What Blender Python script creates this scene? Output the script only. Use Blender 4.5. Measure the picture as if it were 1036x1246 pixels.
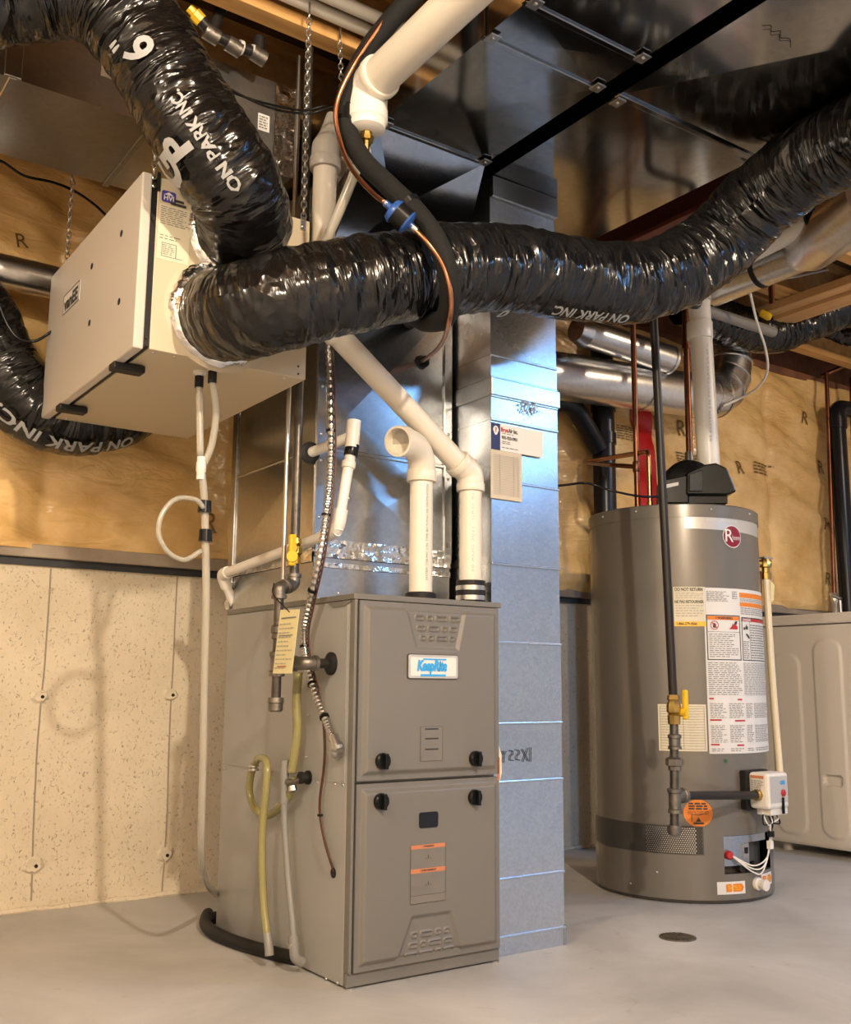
import bpy, bmesh, math, random
import numpy as np
from mathutils import Vector, Matrix, noise

random.seed(7)
SC = bpy.context.scene
COL = SC.collection
for o in list(bpy.data.objects):
    bpy.data.objects.remove(o)

# ------------------------------------------------------------------ camera (solved from the furnace corners)
FPX = 1240.935
YAW, PITCH, ROLL = 0.6097441, 0.1692119, 0.0072412
CAM = np.array([-1.251655, -2.091872, 0.671846])
_fw = np.array([math.sin(YAW)*math.cos(PITCH), math.cos(YAW)*math.cos(PITCH), math.sin(PITCH)])
_r = np.array([math.cos(YAW), -math.sin(YAW), 0.0]); _u = np.cross(_r, _fw)
_R = _r*math.cos(ROLL)+_u*math.sin(ROLL); _U = -_r*math.sin(ROLL)+_u*math.cos(ROLL)
cd = bpy.data.cameras.new('camera'); cam = bpy.data.objects.new('camera', cd); COL.objects.link(cam)
cd.sensor_fit = 'HORIZONTAL'; cd.sensor_width = 36.0; cd.lens = 36.0*FPX/1036.0; cd.clip_start = 0.05; cd.clip_end = 60
cam.matrix_world = Matrix(((_R[0], _U[0], -_fw[0], CAM[0]), (_R[1], _U[1], -_fw[1], CAM[1]), (_R[2], _U[2], -_fw[2], CAM[2]), (0, 0, 0, 1)))
SC.camera = cam

# ------------------------------------------------------------------ world, lamps, exposure
w = bpy.data.worlds.new('world'); SC.world = w; w.use_nodes = True
w.node_tree.nodes['Background'].inputs[0].default_value = (1.0, 0.86, 0.70, 1)
w.node_tree.nodes['Background'].inputs[1].default_value = 0.15
SC.view_settings.view_transform = 'Standard'; SC.view_settings.look = 'None'
SC.view_settings.exposure = 1.0; SC.view_settings.gamma = 1.0; SC.view_settings.use_curve_mapping = False
LAMPS = [  # x, y, z, colour, watts, bulb radius : bare bulbs in ceiling lampholders out of view, the last one added
    (-0.65, -3.0, 2.26, (1.0, 0.855, 0.67), 180, 0.05),
    (-1.85, -1.25, 2.24, (1.0, 0.88, 0.72), 42, 0.06),
    (3.05, -0.95, 2.30, (1.0, 0.80, 0.56), 22, 0.05),  # warm bulb added for the water heater highlights and the washer
]
for x, y, z, c, e, rr in LAMPS:
    ld = bpy.data.lights.new('bulb_light', 'POINT'); ld.energy = e; ld.color = c; ld.shadow_soft_size = rr
    lo = bpy.data.objects.new('bulb_light', ld); lo.location = (x, y, z); COL.objects.link(lo)
# cool white LED strip on the ceiling, right of and behind the camera
STRIP = (2.80, -2.70, 2.375)
ld = bpy.data.lights.new('strip_light_tube', 'AREA'); ld.shape = 'RECTANGLE'; ld.size = .14; ld.size_y = 1.3; ld.energy = 40; ld.color = (.20, .50, 1.0)
strip = bpy.data.objects.new('strip_light_tube', ld); strip.location = STRIP; COL.objects.link(strip)

# ------------------------------------------------------------------ pixel rays (1036 x 1246 frame)
def ray(px, py): return _fw*FPX+_R*(px-518)-_U*(py-623)
def at(px, py, ax, v):
    d = ray(px, py); i = 'xyz'.index(ax); return CAM+d*((v-CAM[i])/d[i])
def ats(ax, *pts): return [at(p[0], p[1], ax, p[2]) for p in pts]
V = lambda *a: np.array(a, float)
def nrm(a): return a/np.linalg.norm(a)

# ------------------------------------------------------------------ materials
def _pb(name):
    m = bpy.data.materials.new(name); m.use_nodes = True
    return m, m.node_tree, m.node_tree.nodes['Principled BSDF']
def _n(nt, t, **kw):
    n = nt.nodes.new(t)
    for k, v in kw.items(): setattr(n, k, v)
    return n
def M(name, col, rough=.5, metal=0., var=0., vs=6., bump=0., bs=80., coat=0., trans=0., spec=.5, stretch=(1, 1, 1), rvar=0., col2=None, detail=4.):
    m, nt, b = _pb(name); L = nt.links.new; I = b.inputs
    I['Base Color'].default_value = (*col, 1); I['Roughness'].default_value = rough; I['Metallic'].default_value = metal
    I['Coat Weight'].default_value = coat; I['Coat Roughness'].default_value = .12; I['Transmission Weight'].default_value = trans
    I['Specular IOR Level'].default_value = spec
    if var or bump or rvar or col2:
        tc = _n(nt, 'ShaderNodeTexCoord'); mp = _n(nt, 'ShaderNodeMapping'); mp.inputs['Scale'].default_value = stretch
        L(tc.outputs['Object'], mp.inputs[0])
    if var or col2 or rvar:
        nz = _n(nt, 'ShaderNodeTexNoise'); nz.inputs['Scale'].default_value = vs; nz.inputs['Detail'].default_value = detail
        L(mp.outputs[0], nz.inputs['Vector'])
    if var or col2:
        cr = _n(nt, 'ShaderNodeValToRGB'); cr.color_ramp.elements[0].position = .3; cr.color_ramp.elements[1].position = .7
        c2 = col2 or tuple(min(1, c*(1+var)) for c in col); c1 = col if col2 else tuple(c*(1-var) for c in col)
        cr.color_ramp.elements[0].color = (*c1, 1); cr.color_ramp.elements[1].color = (*c2, 1)
        L(nz.outputs['Fac'], cr.inputs[0]); L(cr.outputs[0], I['Base Color'])
    if rvar:
        mr = _n(nt, 'ShaderNodeMapRange'); mr.inputs[3].default_value = max(.03, rough-rvar); mr.inputs[4].default_value = rough+rvar
        mr.inputs[1].default_value = .3; mr.inputs[2].default_value = .7
        L(nz.outputs['Fac'], mr.inputs[0]); L(mr.outputs[0], I['Roughness'])
    if bump:
        n2 = _n(nt, 'ShaderNodeTexNoise'); n2.inputs['Scale'].default_value = bs; n2.inputs['Detail'].default_value = 3
        L(mp.outputs[0], n2.inputs['Vector'])
        bp = _n(nt, 'ShaderNodeBump'); bp.inputs['Strength'].default_value = bump; bp.inputs['Distance'].default_value = .004
        L(n2.outputs['Fac'], bp.inputs['Height']); L(bp.outputs[0], I['Normal'])
    return m

def galv(name, col, rough, spangle=.15, sc=110., wav=.25):
    """galvanised sheet: crystalline spangle in roughness and normal, slow waviness"""
    m, nt, b = _pb(name); L = nt.links.new; I = b.inputs
    I['Metallic'].default_value = 1.0
    tc = _n(nt, 'ShaderNodeTexCoord')
    vo = _n(nt, 'ShaderNodeTexVoronoi'); vo.inputs['Scale'].default_value = sc; L(tc.outputs['Object'], vo.inputs['Vector'])
    nz = _n(nt, 'ShaderNodeTexNoise'); nz.inputs['Scale'].default_value = 2.5; nz.inputs['Detail'].default_value = 6; L(tc.outputs['Object'], nz.inputs['Vector'])
    sep = _n(nt, 'ShaderNodeSeparateColor'); L(vo.outputs['Color'], sep.inputs[0])
    mr = _n(nt, 'ShaderNodeMapRange'); mr.inputs[3].default_value = rough*.75; mr.inputs[4].default_value = rough*1.3; L(nz.outputs['Fac'], mr.inputs[0])
    L(mr.outputs[0], I['Roughness'])
    cr = _n(nt, 'ShaderNodeValToRGB'); cr.color_ramp.elements[0].color = (*[c*.86 for c in col], 1); cr.color_ramp.elements[1].color = (*[min(1, c*1.1) for c in col], 1)
    mx = _n(nt, 'ShaderNodeMath', operation='ADD'); L(sep.outputs[0], mx.inputs[0]); L(nz.outputs['Fac'], mx.inputs[1])
    mh = _n(nt, 'ShaderNodeMath', operation='MULTIPLY'); mh.inputs[1].default_value = .5; L(mx.outputs[0], mh.inputs[0])
    L(mh.outputs[0], cr.inputs[0]); L(cr.outputs[0], I['Base Color'])
    b1 = _n(nt, 'ShaderNodeBump'); b1.inputs['Strength'].default_value = spangle; b1.inputs['Distance'].default_value = .0006; L(sep.outputs[1], b1.inputs['Height'])
    n2 = _n(nt, 'ShaderNodeTexNoise'); n2.inputs['Scale'].default_value = 3.2; n2.inputs['Detail'].default_value = 1; L(tc.outputs['Object'], n2.inputs['Vector'])
    b2 = _n(nt, 'ShaderNodeBump'); b2.inputs['Strength'].default_value = wav; b2.inputs['Distance'].default_value = .02; L(n2.outputs['Fac'], b2.inputs['Height'])
    L(b1.outputs[0], b2.inputs['Normal']); L(b2.outputs[0], I['Normal'])
    return m

def mat_concrete():
    m, nt, b = _pb('cast_concrete'); L = nt.links.new; I = b.inputs; I['Roughness'].default_value = .9
    tc = _n(nt, 'ShaderNodeTexCoord')
    nz = _n(nt, 'ShaderNodeTexNoise'); nz.inputs['Scale'].default_value = 3; nz.inputs['Detail'].default_value = 8; nz.inputs['Roughness'].default_value = .65; L(tc.outputs['Object'], nz.inputs['Vector'])
    cr = _n(nt, 'ShaderNodeValToRGB'); e = cr.color_ramp.elements; e[0].position = .3; e[0].color = (.57, .485, .35, 1); e[1].position = .72; e[1].color = (.70, .61, .46, 1); L(nz.outputs['Fac'], cr.inputs[0])
    # air pits: small dark flecks clustered by a slow noise
    mp = _n(nt, 'ShaderNodeMapping'); mp.inputs['Scale'].default_value = (1.0, 1.0, .75); L(tc.outputs['Object'], mp.inputs[0])
    pz = _n(nt, 'ShaderNodeTexNoise'); pz.inputs['Scale'].default_value = 150; pz.inputs['Detail'].default_value = 2.5; pz.inputs['Distortion'].default_value = .8; L(mp.outputs[0], pz.inputs['Vector'])
    pc = _n(nt, 'ShaderNodeValToRGB'); e = pc.color_ramp.elements; e[0].position = .30; e[0].color = (.15, .15, .15, 1); e[1].position = .39; e[1].color = (1, 1, 1, 1); L(pz.outputs['Fac'], pc.inputs[0])
    mx = _n(nt, 'ShaderNodeMix', data_type='RGBA', blend_type='MIX'); mx.inputs['A'].default_value = (.32, .265, .19, 1)
    L(pc.outputs[0], mx.inputs['Factor']); L(cr.outputs[0], mx.inputs['B']); L(mx.outputs['Result'], I['Base Color'])
    f = _n(nt, 'ShaderNodeTexNoise'); f.inputs['Scale'].default_value = 45; f.inputs['Detail'].default_value = 5; L(tc.outputs['Object'], f.inputs['Vector'])
    ad = _n(nt, 'ShaderNodeMath', operation='ADD'); L(pc.outputs[0], ad.inputs[0]); L(f.outputs['Fac'], ad.inputs[1])
    bp = _n(nt, 'ShaderNodeBump'); bp.inputs['Strength'].default_value = .55; bp.inputs['Distance'].default_value = .004; L(ad.outputs[0], bp.inputs['Height']); L(bp.outputs[0], I['Normal'])
    return m
def mat_floor():
    m, nt, b = _pb('painted_concrete_floor'); L = nt.links.new; I = b.inputs
    tc = _n(nt, 'ShaderNodeTexCoord')
    nz = _n(nt, 'ShaderNodeTexNoise'); nz.inputs['Scale'].default_value = 1.6; nz.inputs['Detail'].default_value = 9; nz.inputs['Roughness'].default_value = .6; nz.inputs['Distortion'].default_value = .6; L(tc.outputs['Object'], nz.inputs['Vector'])
    cr = _n(nt, 'ShaderNodeValToRGB'); e = cr.color_ramp.elements; e[0].position = .3; e[0].color = (.31, .302, .287, 1); e[1].position = .68; e[1].color = (.53, .518, .495, 1); L(nz.outputs['Fac'], cr.inputs[0])
    # worn, chipped paint spots
    n2 = _n(nt, 'ShaderNodeTexNoise'); n2.inputs['Scale'].default_value = 9; n2.inputs['Detail'].default_value = 6; n2.inputs['Distortion'].default_value = 1.2; L(tc.outputs['Object'], n2.inputs['Vector'])
    c2 = _n(nt, 'ShaderNodeValToRGB'); e = c2.color_ramp.elements; e[0].position = .66; e[0].color = (0, 0, 0, 1); e[1].position = .72; e[1].color = (.5, .5, .5, 1); L(n2.outputs['Fac'], c2.inputs[0])
    mx = _n(nt, 'ShaderNodeMix', data_type='RGBA'); mx.inputs['B'].default_value = (.34, .29, .225, 1); L(c2.outputs[0], mx.inputs['Factor']); L(cr.outputs[0], mx.inputs['A']); L(mx.outputs['Result'], I['Base Color'])
    mr = _n(nt, 'ShaderNodeMapRange'); mr.inputs[3].default_value = .38; mr.inputs[4].default_value = .62; L(nz.outputs['Fac'], mr.inputs[0]); L(mr.outputs[0], I['Roughness'])
    f = _n(nt, 'ShaderNodeTexNoise'); f.inputs['Scale'].default_value = 22; f.inputs['Detail'].default_value = 6; L(tc.outputs['Object'], f.inputs['Vector'])
    bp = _n(nt, 'ShaderNodeBump'); bp.inputs['Strength'].default_value = .18; bp.inputs['Distance'].default_value = .004; L(f.outputs['Fac'], bp.inputs['Height']); L(bp.outputs[0], I['Normal'])
    return m
def mat_insul():
    m, nt, b = _pb('poly_over_fibreglass'); L = nt.links.new; I = b.inputs; I['Roughness'].default_value = .55
    I['Coat Weight'].default_value = .55; I['Coat Roughness'].default_value = .16
    tc = _n(nt, 'ShaderNodeTexCoord')
    nz = _n(nt, 'ShaderNodeTexNoise'); nz.inputs['Scale'].default_value = 5; nz.inputs['Detail'].default_value = 7; nz.inputs['Roughness'].default_value = .6; L(tc.outputs['Object'], nz.inputs['Vector'])
    cr = _n(nt, 'ShaderNodeValToRGB'); e = cr.color_ramp.elements; e[0].position = .28; e[0].color = (.62, .355, .10, 1); e[1].position = .75; e[1].color = (.90, .63, .28, 1); L(nz.outputs['Fac'], cr.inputs[0]); L(cr.outputs[0], I['Base Color'])
    mp = _n(nt, 'ShaderNodeMapping'); mp.inputs['Scale'].default_value = (1.2, 1, 3.2); mp.inputs['Rotation'].default_value = (0, .35, 0); L(tc.outputs['Object'], mp.inputs[0])
    f = _n(nt, 'ShaderNodeTexNoise'); f.inputs['Scale'].default_value = 7; f.inputs['Detail'].default_value = 4; f.inputs['Distortion'].default_value = .8; L(mp.outputs[0], f.inputs['Vector'])
    bp = _n(nt, 'ShaderNodeBump'); bp.inputs['Strength'].default_value = .35; bp.inputs['Distance'].default_value = .03; L(f.outputs['Fac'], bp.inputs['Height']); L(bp.outputs[0], I['Normal']); L(bp.outputs[0], I['Coat Normal'])
    return m
def mat_wrap():
    """black polyethylene sleeve of a flexible duct: creases run round the tube (UV: u metres along, v round)"""
    m, nt, b = _pb('black_duct_sleeve'); L = nt.links.new; I = b.inputs
    I['Base Color'].default_value = (.005, .0046, .0044, 1); I['Roughness'].default_value = .21; I['Specular IOR Level'].default_value = .5
    uv = _n(nt, 'ShaderNodeUVMap')
    def crease(su, sv, rot, det, dist, lo, hi):
        mp = _n(nt, 'ShaderNodeMapping'); mp.inputs['Scale'].default_value = (su, sv, 1); mp.inputs['Rotation'].default_value = (0, 0, rot); L(uv.outputs[0], mp.inputs[0])
        t = _n(nt, 'ShaderNodeTexNoise'); t.inputs['Scale'].default_value = 1; t.inputs['Detail'].default_value = det; t.inputs['Distortion'].default_value = dist; L(mp.outputs[0], t.inputs['Vector'])
        # ridged: sharp folds where the noise crosses its middle
        s1 = _n(nt, 'ShaderNodeMath', operation='SUBTRACT'); s1.inputs[1].default_value = .5; L(t.outputs['Fac'], s1.inputs[0])
        ab = _n(nt, 'ShaderNodeMath', operation='ABSOLUTE'); L(s1.outputs[0], ab.inputs[0])
        mr = _n(nt, 'ShaderNodeMapRange'); mr.inputs[1].default_value = 0; mr.inputs[2].default_value = hi; mr.inputs[3].default_value = 1; mr.inputs[4].default_value = 0; L(ab.outputs[0], mr.inputs[0]); return mr
    a = crease(13, 2.6, .06, 2, .5, 0, .16); c = crease(34, 4.2, -.05, 2, .6, 0, .15); d = crease(70, 12, .1, 2, .5, 0, .16)
    prev = None
    for t_, st, di in ((a, .9, .010), (c, .6, .0035), (d, .22, .0015)):
        bp = _n(nt, 'ShaderNodeBump'); bp.inputs['Strength'].default_value = st; bp.inputs['Distance'].default_value = di; L(t_.outputs[0], bp.inputs['Height'])
        if prev: L(prev.outputs[0], bp.inputs['Normal'])
        prev = bp
    L(prev.outputs[0], I['Normal'])
    return m
def mat_wood(name, c1, c2, axis):
    st = [14, 14, 14]; st['xyz'.index(axis)] = 1.0
    return M(name, c1, .7, col2=c2, vs=2.2, stretch=tuple(st), bump=.25, bs=4)

MT = {}
MT['floor'] = mat_floor(); MT['concrete'] = mat_concrete(); MT['insul'] = mat_insul(); MT['wrap'] = mat_wrap()
MT['galv'] = galv('galvanised_sheet', (.50, .51, .52), .24, .18)
MT['galv_drop'] = galv('galvanised_bright_spangle', (.60, .63, .66), .27, .38, 150, .10)
MT['galv_dark'] = galv('galvanised_trunk_sheet', (.36, .355, .345), .11, .04, 60, .12)
MT['galv_branch'] = galv('galvanised_dull_sheet', (.42, .41, .39), .30, .06, 70, .08)
MT['galv_round'] = galv('galvanised_round_pipe', (.66, .66, .66), .27, .06, 90, .05)
MT['foil'] = M('foil_tape', (.75, .74, .72), .16, 1, bump=.9, bs=55)
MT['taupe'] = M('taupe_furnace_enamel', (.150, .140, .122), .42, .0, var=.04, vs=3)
MT['taupe_lifted'] = M('taupe_enamel_lightened_side', (.32, .315, .30), .45, .05, var=.05, vs=2)  # door enamel lightened in colour to stand in for more side light
MT['hrv_white'] = M('warm_white_enamel', (.52, .475, .415), .42)
MT['hrv_beige'] = M('cream_enamel', (.52, .435, .30), .45)
MT['tank'] = M('grey_tank_enamel', (.175, .158, .135), .24, .25)
MT['tank_dark'] = M('dark_grey_tank_trim', (.06, .056, .05), .4, .2)
MT['pvc'] = M('cream_pvc', (.70, .64, .53), .32, var=.03)
MT['pvc_white'] = M('white_pvc', (.70, .66, .59), .35)
MT['pvc_grey_shade'] = M('grey_and_shaded_pvc', (.42, .39, .34), .4)  # grey plastic, also the painted shade on the exhaust vent top
MT['cpvc'] = M('cream_cpvc', (.74, .63, .42), .35)
MT['iron'] = M('black_iron_pipe', (.11, .098, .085), .38, .85, var=.3, vs=30, bump=.2, bs=120)
MT['malleable'] = M('malleable_iron_fitting', (.20, .18, .155), .42, .85, var=.3, vs=40, bump=.3, bs=90)
MT['blackpipe'] = M('painted_black_gas_pipe', (.022, .019, .017), .4, .2, spec=.3)
MT['copper'] = M('copper_tube', (.19, .075, .04), .36, 1, var=.35, vs=9)
MT['copper_new'] = M('bright_copper_tube', (.44, .19, .095), .3, 1, var=.2, vs=9)
MT['brass'] = M('brass', (.45, .30, .09), .3, 1, var=.15, vs=20)
MT['steel'] = M('zinc_plated_steel', (.58, .56, .52), .28, 1)
MT['conduit'] = M('flexible_metal_conduit', (.55, .53, .50), .25, 1)
MT['yellow'] = M('yellow_handle', (.66, .42, .01), .4)
MT['black'] = M('black_plastic', (.005, .005, .005), .25, spec=.28)
MT['rubber'] = M('black_rubber', (.013, .012, .0115), .55, spec=.25)
MT['foam'] = M('black_pipe_foam', (.010, .0097, .0093), .8, spec=.25, bump=.3, bs=150)
MT['vinyl'] = M('clear_vinyl_tube', (.60, .56, .46), .18, trans=.5, spec=.6)
MT['vinyl_yellow'] = M('yellowed_vinyl_tube', (.36, .325, .135), .22, trans=.3)
MT['hose_grey'] = M('grey_drain_tube', (.21, .205, .195), .4)
MT['paper'] = M('white_paper', (.66, .64, .60), .6)
MT['cream_paper'] = M('cream_paper', (.64, .575, .42), .6)
MT['tan_paper'] = M('tan_form_paper', (.52, .45, .34), .6)
MT['yellow_paper'] = M('pale_yellow_card', (.70, .62, .33), .6)
MT['grey_label'] = M('silver_grey_label', (.17, .155, .13), .5)
MT['ink'] = M('black_ink', (.03, .03, .03), .6)
MT['ink_grey'] = M('grey_ink', (.17, .16, .15), .6)
MT['ink_soft'] = M('faint_ink', (.38, .35, .30), .6)
MT['ink_brown'] = M('brown_print', (.17, .10, .03), .6)
MT['print_white'] = M('white_print', (.30, .30, .295), .5)
MT['orange'] = M('orange_print', (.72, .20, .012), .5)
MT['rust'] = M('rust_orange_print', (.50, .18, .08), .5)
MT['amber'] = M('amber_print', (.88, .50, .04), .5)
MT['red'] = M('red_print', (.42, .02, .025), .5)
MT['redtape'] = M('red_sheathing_tape', (.50, .008, .012), .25)
MT['maroon'] = M('maroon_badge', (.22, .008, .02), .3)
MT['blue'] = M('blue_print', (.03, .33, .72), .4)
MT['navy'] = M('navy_print', (.015, .02, .09), .5)
MT['purple'] = M('violet_print', (.06, .045, .26), .5)
MT['drier_blue'] = M('blue_enamel', (.02, .07, .26), .3)
MT['badge'] = M('silver_badge', (.55, .53, .49), .32, .4)
MT['beam'] = M('red_oxide_steel', (.135, .030, .018), .5, .0, var=.25, vs=4)
MT['joist'] = mat_wood('spruce_joist_wood', (.42, .21, .06), (.66, .37, .125), 'x')
MT['board'] = mat_wood('bare_spruce_board', (.50, .27, .10), (.66, .39, .17), 'y')
MT['osb'] = M('osb_web', (.30, .15, .045), .75, col2=(.46, .26, .09), vs=26, bump=.3, bs=40)
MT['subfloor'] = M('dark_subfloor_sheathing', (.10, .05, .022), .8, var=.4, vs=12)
MT['rim'] = M('stained_rim_board', (.17, .068, .032), .65, var=.4, vs=9)
MT['sill'] = M('weathered_sill_plate', (.30, .24, .18), .7, var=.25, vs=7)
MT['gasket'] = M('dark_sill_gasket', (.02, .022, .024), .6)
MT['abs'] = M('black_abs_pipe', (.009, .010, .014), .3, spec=.3)
MT['washer'] = M('warm_grey_appliance_enamel', (.63, .58, .52), .32)
MT['wall_plain'] = M('plain_basement_wall', (.66, .60, .52), .9, var=.08, vs=2)
MT['wire_red'] = M('brown_red_cable_jacket', (.075, .024, .015), .4)
MT['wire_white'] = M('white_cable_jacket', (.75, .72, .66), .4)
MT['dark'] = M('dark_void', (.008, .008, .008), .9)
MT['marker'] = M('marker_ink', (.02, .022, .03), .5)
MT['porcelain'] = M('white_porcelain', (.8, .8, .78), .3)

# ------------------------------------------------------------------ scene tree
class Thing:
    """top-level Empty at the thing's base; parts are added in world coordinates"""
    def __init__(s, name, label, cat, loc, group=None, kind=None):
        s.o = bpy.data.objects.new(name, None); s.o.empty_display_size = .05; COL.objects.link(s.o)
        s.loc = np.array(loc, float); s.o.location = loc
        s.o['label'] = label
        if kind: s.o['kind'] = kind
        if cat: s.o['category'] = cat
        if group: s.o['group'] = group
class MB:
    def __init__(s): s.v = []; s.f = []; s.uv = None
    def add(s, vs, fs):
        k = len(s.v); s.v.extend([tuple(map(float, p)) for p in vs]); s.f.extend([tuple(i+k for i in f) for f in fs]); return s
    def box(s, x0, x1, y0, y1, z0, z1):
        return s.add([(x0, y0, z0), (x1, y0, z0), (x1, y1, z0), (x0, y1, z0), (x0, y0, z1), (x1, y0, z1), (x1, y1, z1), (x0, y1, z1)],
                     [(0, 3, 2, 1), (4, 5, 6, 7), (0, 1, 5, 4), (1, 2, 6, 5), (2, 3, 7, 6), (3, 0, 4, 7)])
    def prism(s, poly, n):
        """closed polygon (list of 3D points) pushed along vector n"""
        k = len(poly); n = np.array(n, float); P = [np.array(p, float) for p in poly]; Q = [p+n for p in P]
        return s.add(P+Q, [tuple(range(k))[::-1], tuple(range(k, 2*k))]+[(i, (i+1) % k, k+(i+1) % k, k+i) for i in range(k)])
    def tube(s, pts, r, seg=14, cap=True, uv=False):
        P = [np.array(p, float) for p in pts]; n = len(P)
        rr = [r]*n if np.isscalar(r) else list(r)
        fr = frames(P); vs = []; fs = []
        for i in range(n):
            t, a, b = fr[i]
            for j in range(seg):
                g = 2*math.pi*j/seg; vs.append(P[i]+rr[i]*(math.cos(g)*a+math.sin(g)*b))
        for i in range(n-1):
            for j in range(seg):
                j2 = (j+1) % seg; fs.append((i*seg+j, i*seg+j2, (i+1)*seg+j2, (i+1)*seg+j))
        if cap: fs.append(tuple(range(seg))[::-1]); fs.append(tuple((n-1)*seg+j for j in range(seg)))
        return s.add(vs, fs)
    def lathe(s, p0, axis, prof, seg=20):
        """prof: (distance along axis, radius)"""
        ax = nrm(np.array(axis, float)); a = nrm(np.cross(ax, V(0, 0, 1) if abs(ax[2]) < .9 else V(1, 0, 0))); b = np.cross(ax, a)
        p0 = np.array(p0, float); vs = []; fs = []; n = len(prof)
        for d, r in prof:
            for j in range(seg):
                g = 2*math.pi*j/seg; vs.append(p0+ax*d+max(r, 1e-4)*(math.cos(g)*a+math.sin(g)*b))
        for i in range(n-1):
            for j in range(seg):
                j2 = (j+1) % seg; fs.append((i*seg+j, i*seg+j2, (i+1)*seg+j2, (i+1)*seg+j))
        fs.append(tuple(range(seg))[::-1]); fs.append(tuple((n-1)*seg+j for j in range(seg)))
        return s.add(vs, fs)
    def build(s, name, mat, parent=None, smooth=None, bevel=0., label=None, kind=None):
        off = V(0, 0, 0)
        if isinstance(parent, Thing): off = parent.loc; po = parent.o
        elif parent is not None: po = parent; off = np.array(parent.get('_off', (0, 0, 0)))
        me = bpy.data.meshes.new(name); me.from_pydata([(v[0]-off[0], v[1]-off[1], v[2]-off[2]) for v in s.v], [], s.f)
        bm = bmesh.new(); bm.from_mesh(me); bmesh.ops.recalc_face_normals(bm, faces=bm.faces); bm.to_mesh(me); bm.free()
        me.materials.append(MT[mat] if isinstance(mat, str) else mat)
        if smooth is not None:
            me.polygons.foreach_set('use_smooth', [True]*len(me.polygons)); me.set_sharp_from_angle(angle=math.radians(smooth))
        o = bpy.data.objects.new(name, me); COL.objects.link(o)
        if parent is not None:
            o.parent = po
        if parent is not None: OFF[o.name] = off
        if bevel:
            md = o.modifiers.new('bevel', 'BEVEL'); md.width = bevel; md.segments = 2; md.limit_method = 'ANGLE'; md.angle_limit = math.radians(40)
        if label: o['label'] = label
        if kind: o['kind'] = kind
        return o
OFF = {}
class Sub:
    """lets a part act as a parent while keeping world-coordinate input"""
    def __init__(s, o): s.o = o; s.loc = np.array(OFF.get(o.name, (0, 0, 0)), float)
def sub(o): 
    t = Thing.__new__(Thing); t.o = o; t.loc = np.array(OFF.get(o.name, (0, 0, 0)), float); return t

def frames(P):
    n = len(P); T = []
    for i in range(n):
        d = P[min(i+1, n-1)]-P[max(i-1, 0)]; T.append(nrm(d))
    a = np.cross(T[0], V(0, 0, 1) if abs(T[0][2]) < .9 else V(0, 1, 0)); a = nrm(a); out = []
    for t in T:
        a = nrm(a-t*np.dot(a, t)); out.append((t, a, np.cross(t, a)))
    return out
def spline(pts, n=10):
    P = [np.array(p, float) for p in pts]; P = [2*P[0]-P[1]]+P+[2*P[-1]-P[-2]]; out = []
    for i in range(1, len(P)-2):
        for k in range(n):
            t = k/n
            out.append(.5*((2*P[i])+(-P[i-1]+P[i+1])*t+(2*P[i-1]-5*P[i]+4*P[i+1]-P[i+2])*t*t+(-P[i-1]+3*P[i]-3*P[i+1]+P[i+2])*t**3))
    out.append(P[-2]); return out
def fillet(pts, r, n=7):
    P = [np.array(p, float) for p in pts]; out = [P[0]]
    for i in range(1, len(P)-1):
        a = P[i-1]-P[i]; b = P[i+1]-P[i]; la, lb = np.linalg.norm(a), np.linalg.norm(b); k = min(r, la*.49, lb*.49)
        p, q = P[i]+a/la*k, P[i]+b/lb*k
        for j in range(n+1):
            t = j/n; out.append((1-t)**2*p+2*t*(1-t)*P[i]+t*t*q)
    out.append(P[-1]); return out
def lerp(a, b, t): return np.array(a)*(1-t)+np.array(b)*t
def ss(a, b, x):
    t = min(1., max(0., (x-a)/(b-a))); return t*t*(3-2*t)

# ------------------------------------------------------------------ surface maps (u, v, h) -> 3D
class Flat:
    def __init__(s, o, u, v): s.o = np.array(o, float); s.u = nrm(np.array(u, float)); s.v = nrm(np.array(v, float)); s.n = np.cross(s.u, s.v)
    def __call__(s, u, v, h=0.): return s.o+s.u*u+s.v*v+s.n*h
    def px(s, px, py):
        d = ray(px, py); t = np.dot(s.o-CAM, s.n)/np.dot(d, s.n); q = CAM+d*t-s.o; return np.dot(q, s.u), np.dot(q, s.v)
class Cyl:
    """vertical cylinder; u = arc metres (increasing to the viewer's right), v = z"""
    def __init__(s, cx, cy, r): s.c = V(cx, cy, 0); s.r = r
    def __call__(s, u, v, h=0.):
        g = u/s.r; return V(s.c[0]+(s.r+h)*math.cos(g), s.c[1]+(s.r+h)*math.sin(g), v)
    def px(s, px, py):
        d = ray(px, py); o = CAM-s.c; a = d[0]**2+d[1]**2; b = 2*(o[0]*d[0]+o[1]*d[1]); c = o[0]**2+o[1]**2-s.r**2; D = max(0, b*b-4*a*c)
        q = CAM+d*(-b-math.sqrt(D))/2/a-s.c; g = math.atan2(q[1], q[0])
        if g > 1.2: g -= 2*math.pi
        return g*s.r, q[2]
def plate(mp, u0, v0, u1, v1, h=.001, thick=.001, nu=1):
    b = MB(); us = np.linspace(u0, u1, nu+1)
    for k in range(nu):
        a, c = us[k], us[k+1]
        top = [mp(a, v0, h), mp(c, v0, h), mp(c, v1, h), mp(a, v1, h)]
        bot = [mp(a, v0, h-thick), mp(c, v0, h-thick), mp(c, v1, h-thick), mp(a, v1, h-thick)]
        fs = [(0, 1, 2, 3), (0, 4, 5, 1), (3, 2, 6, 7)]
        if k == 0: fs.append((0, 3, 7, 4))
        if k == nu-1: fs.append((1, 5, 6, 2))
        b.add(top+bot, fs)
    return b
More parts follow.
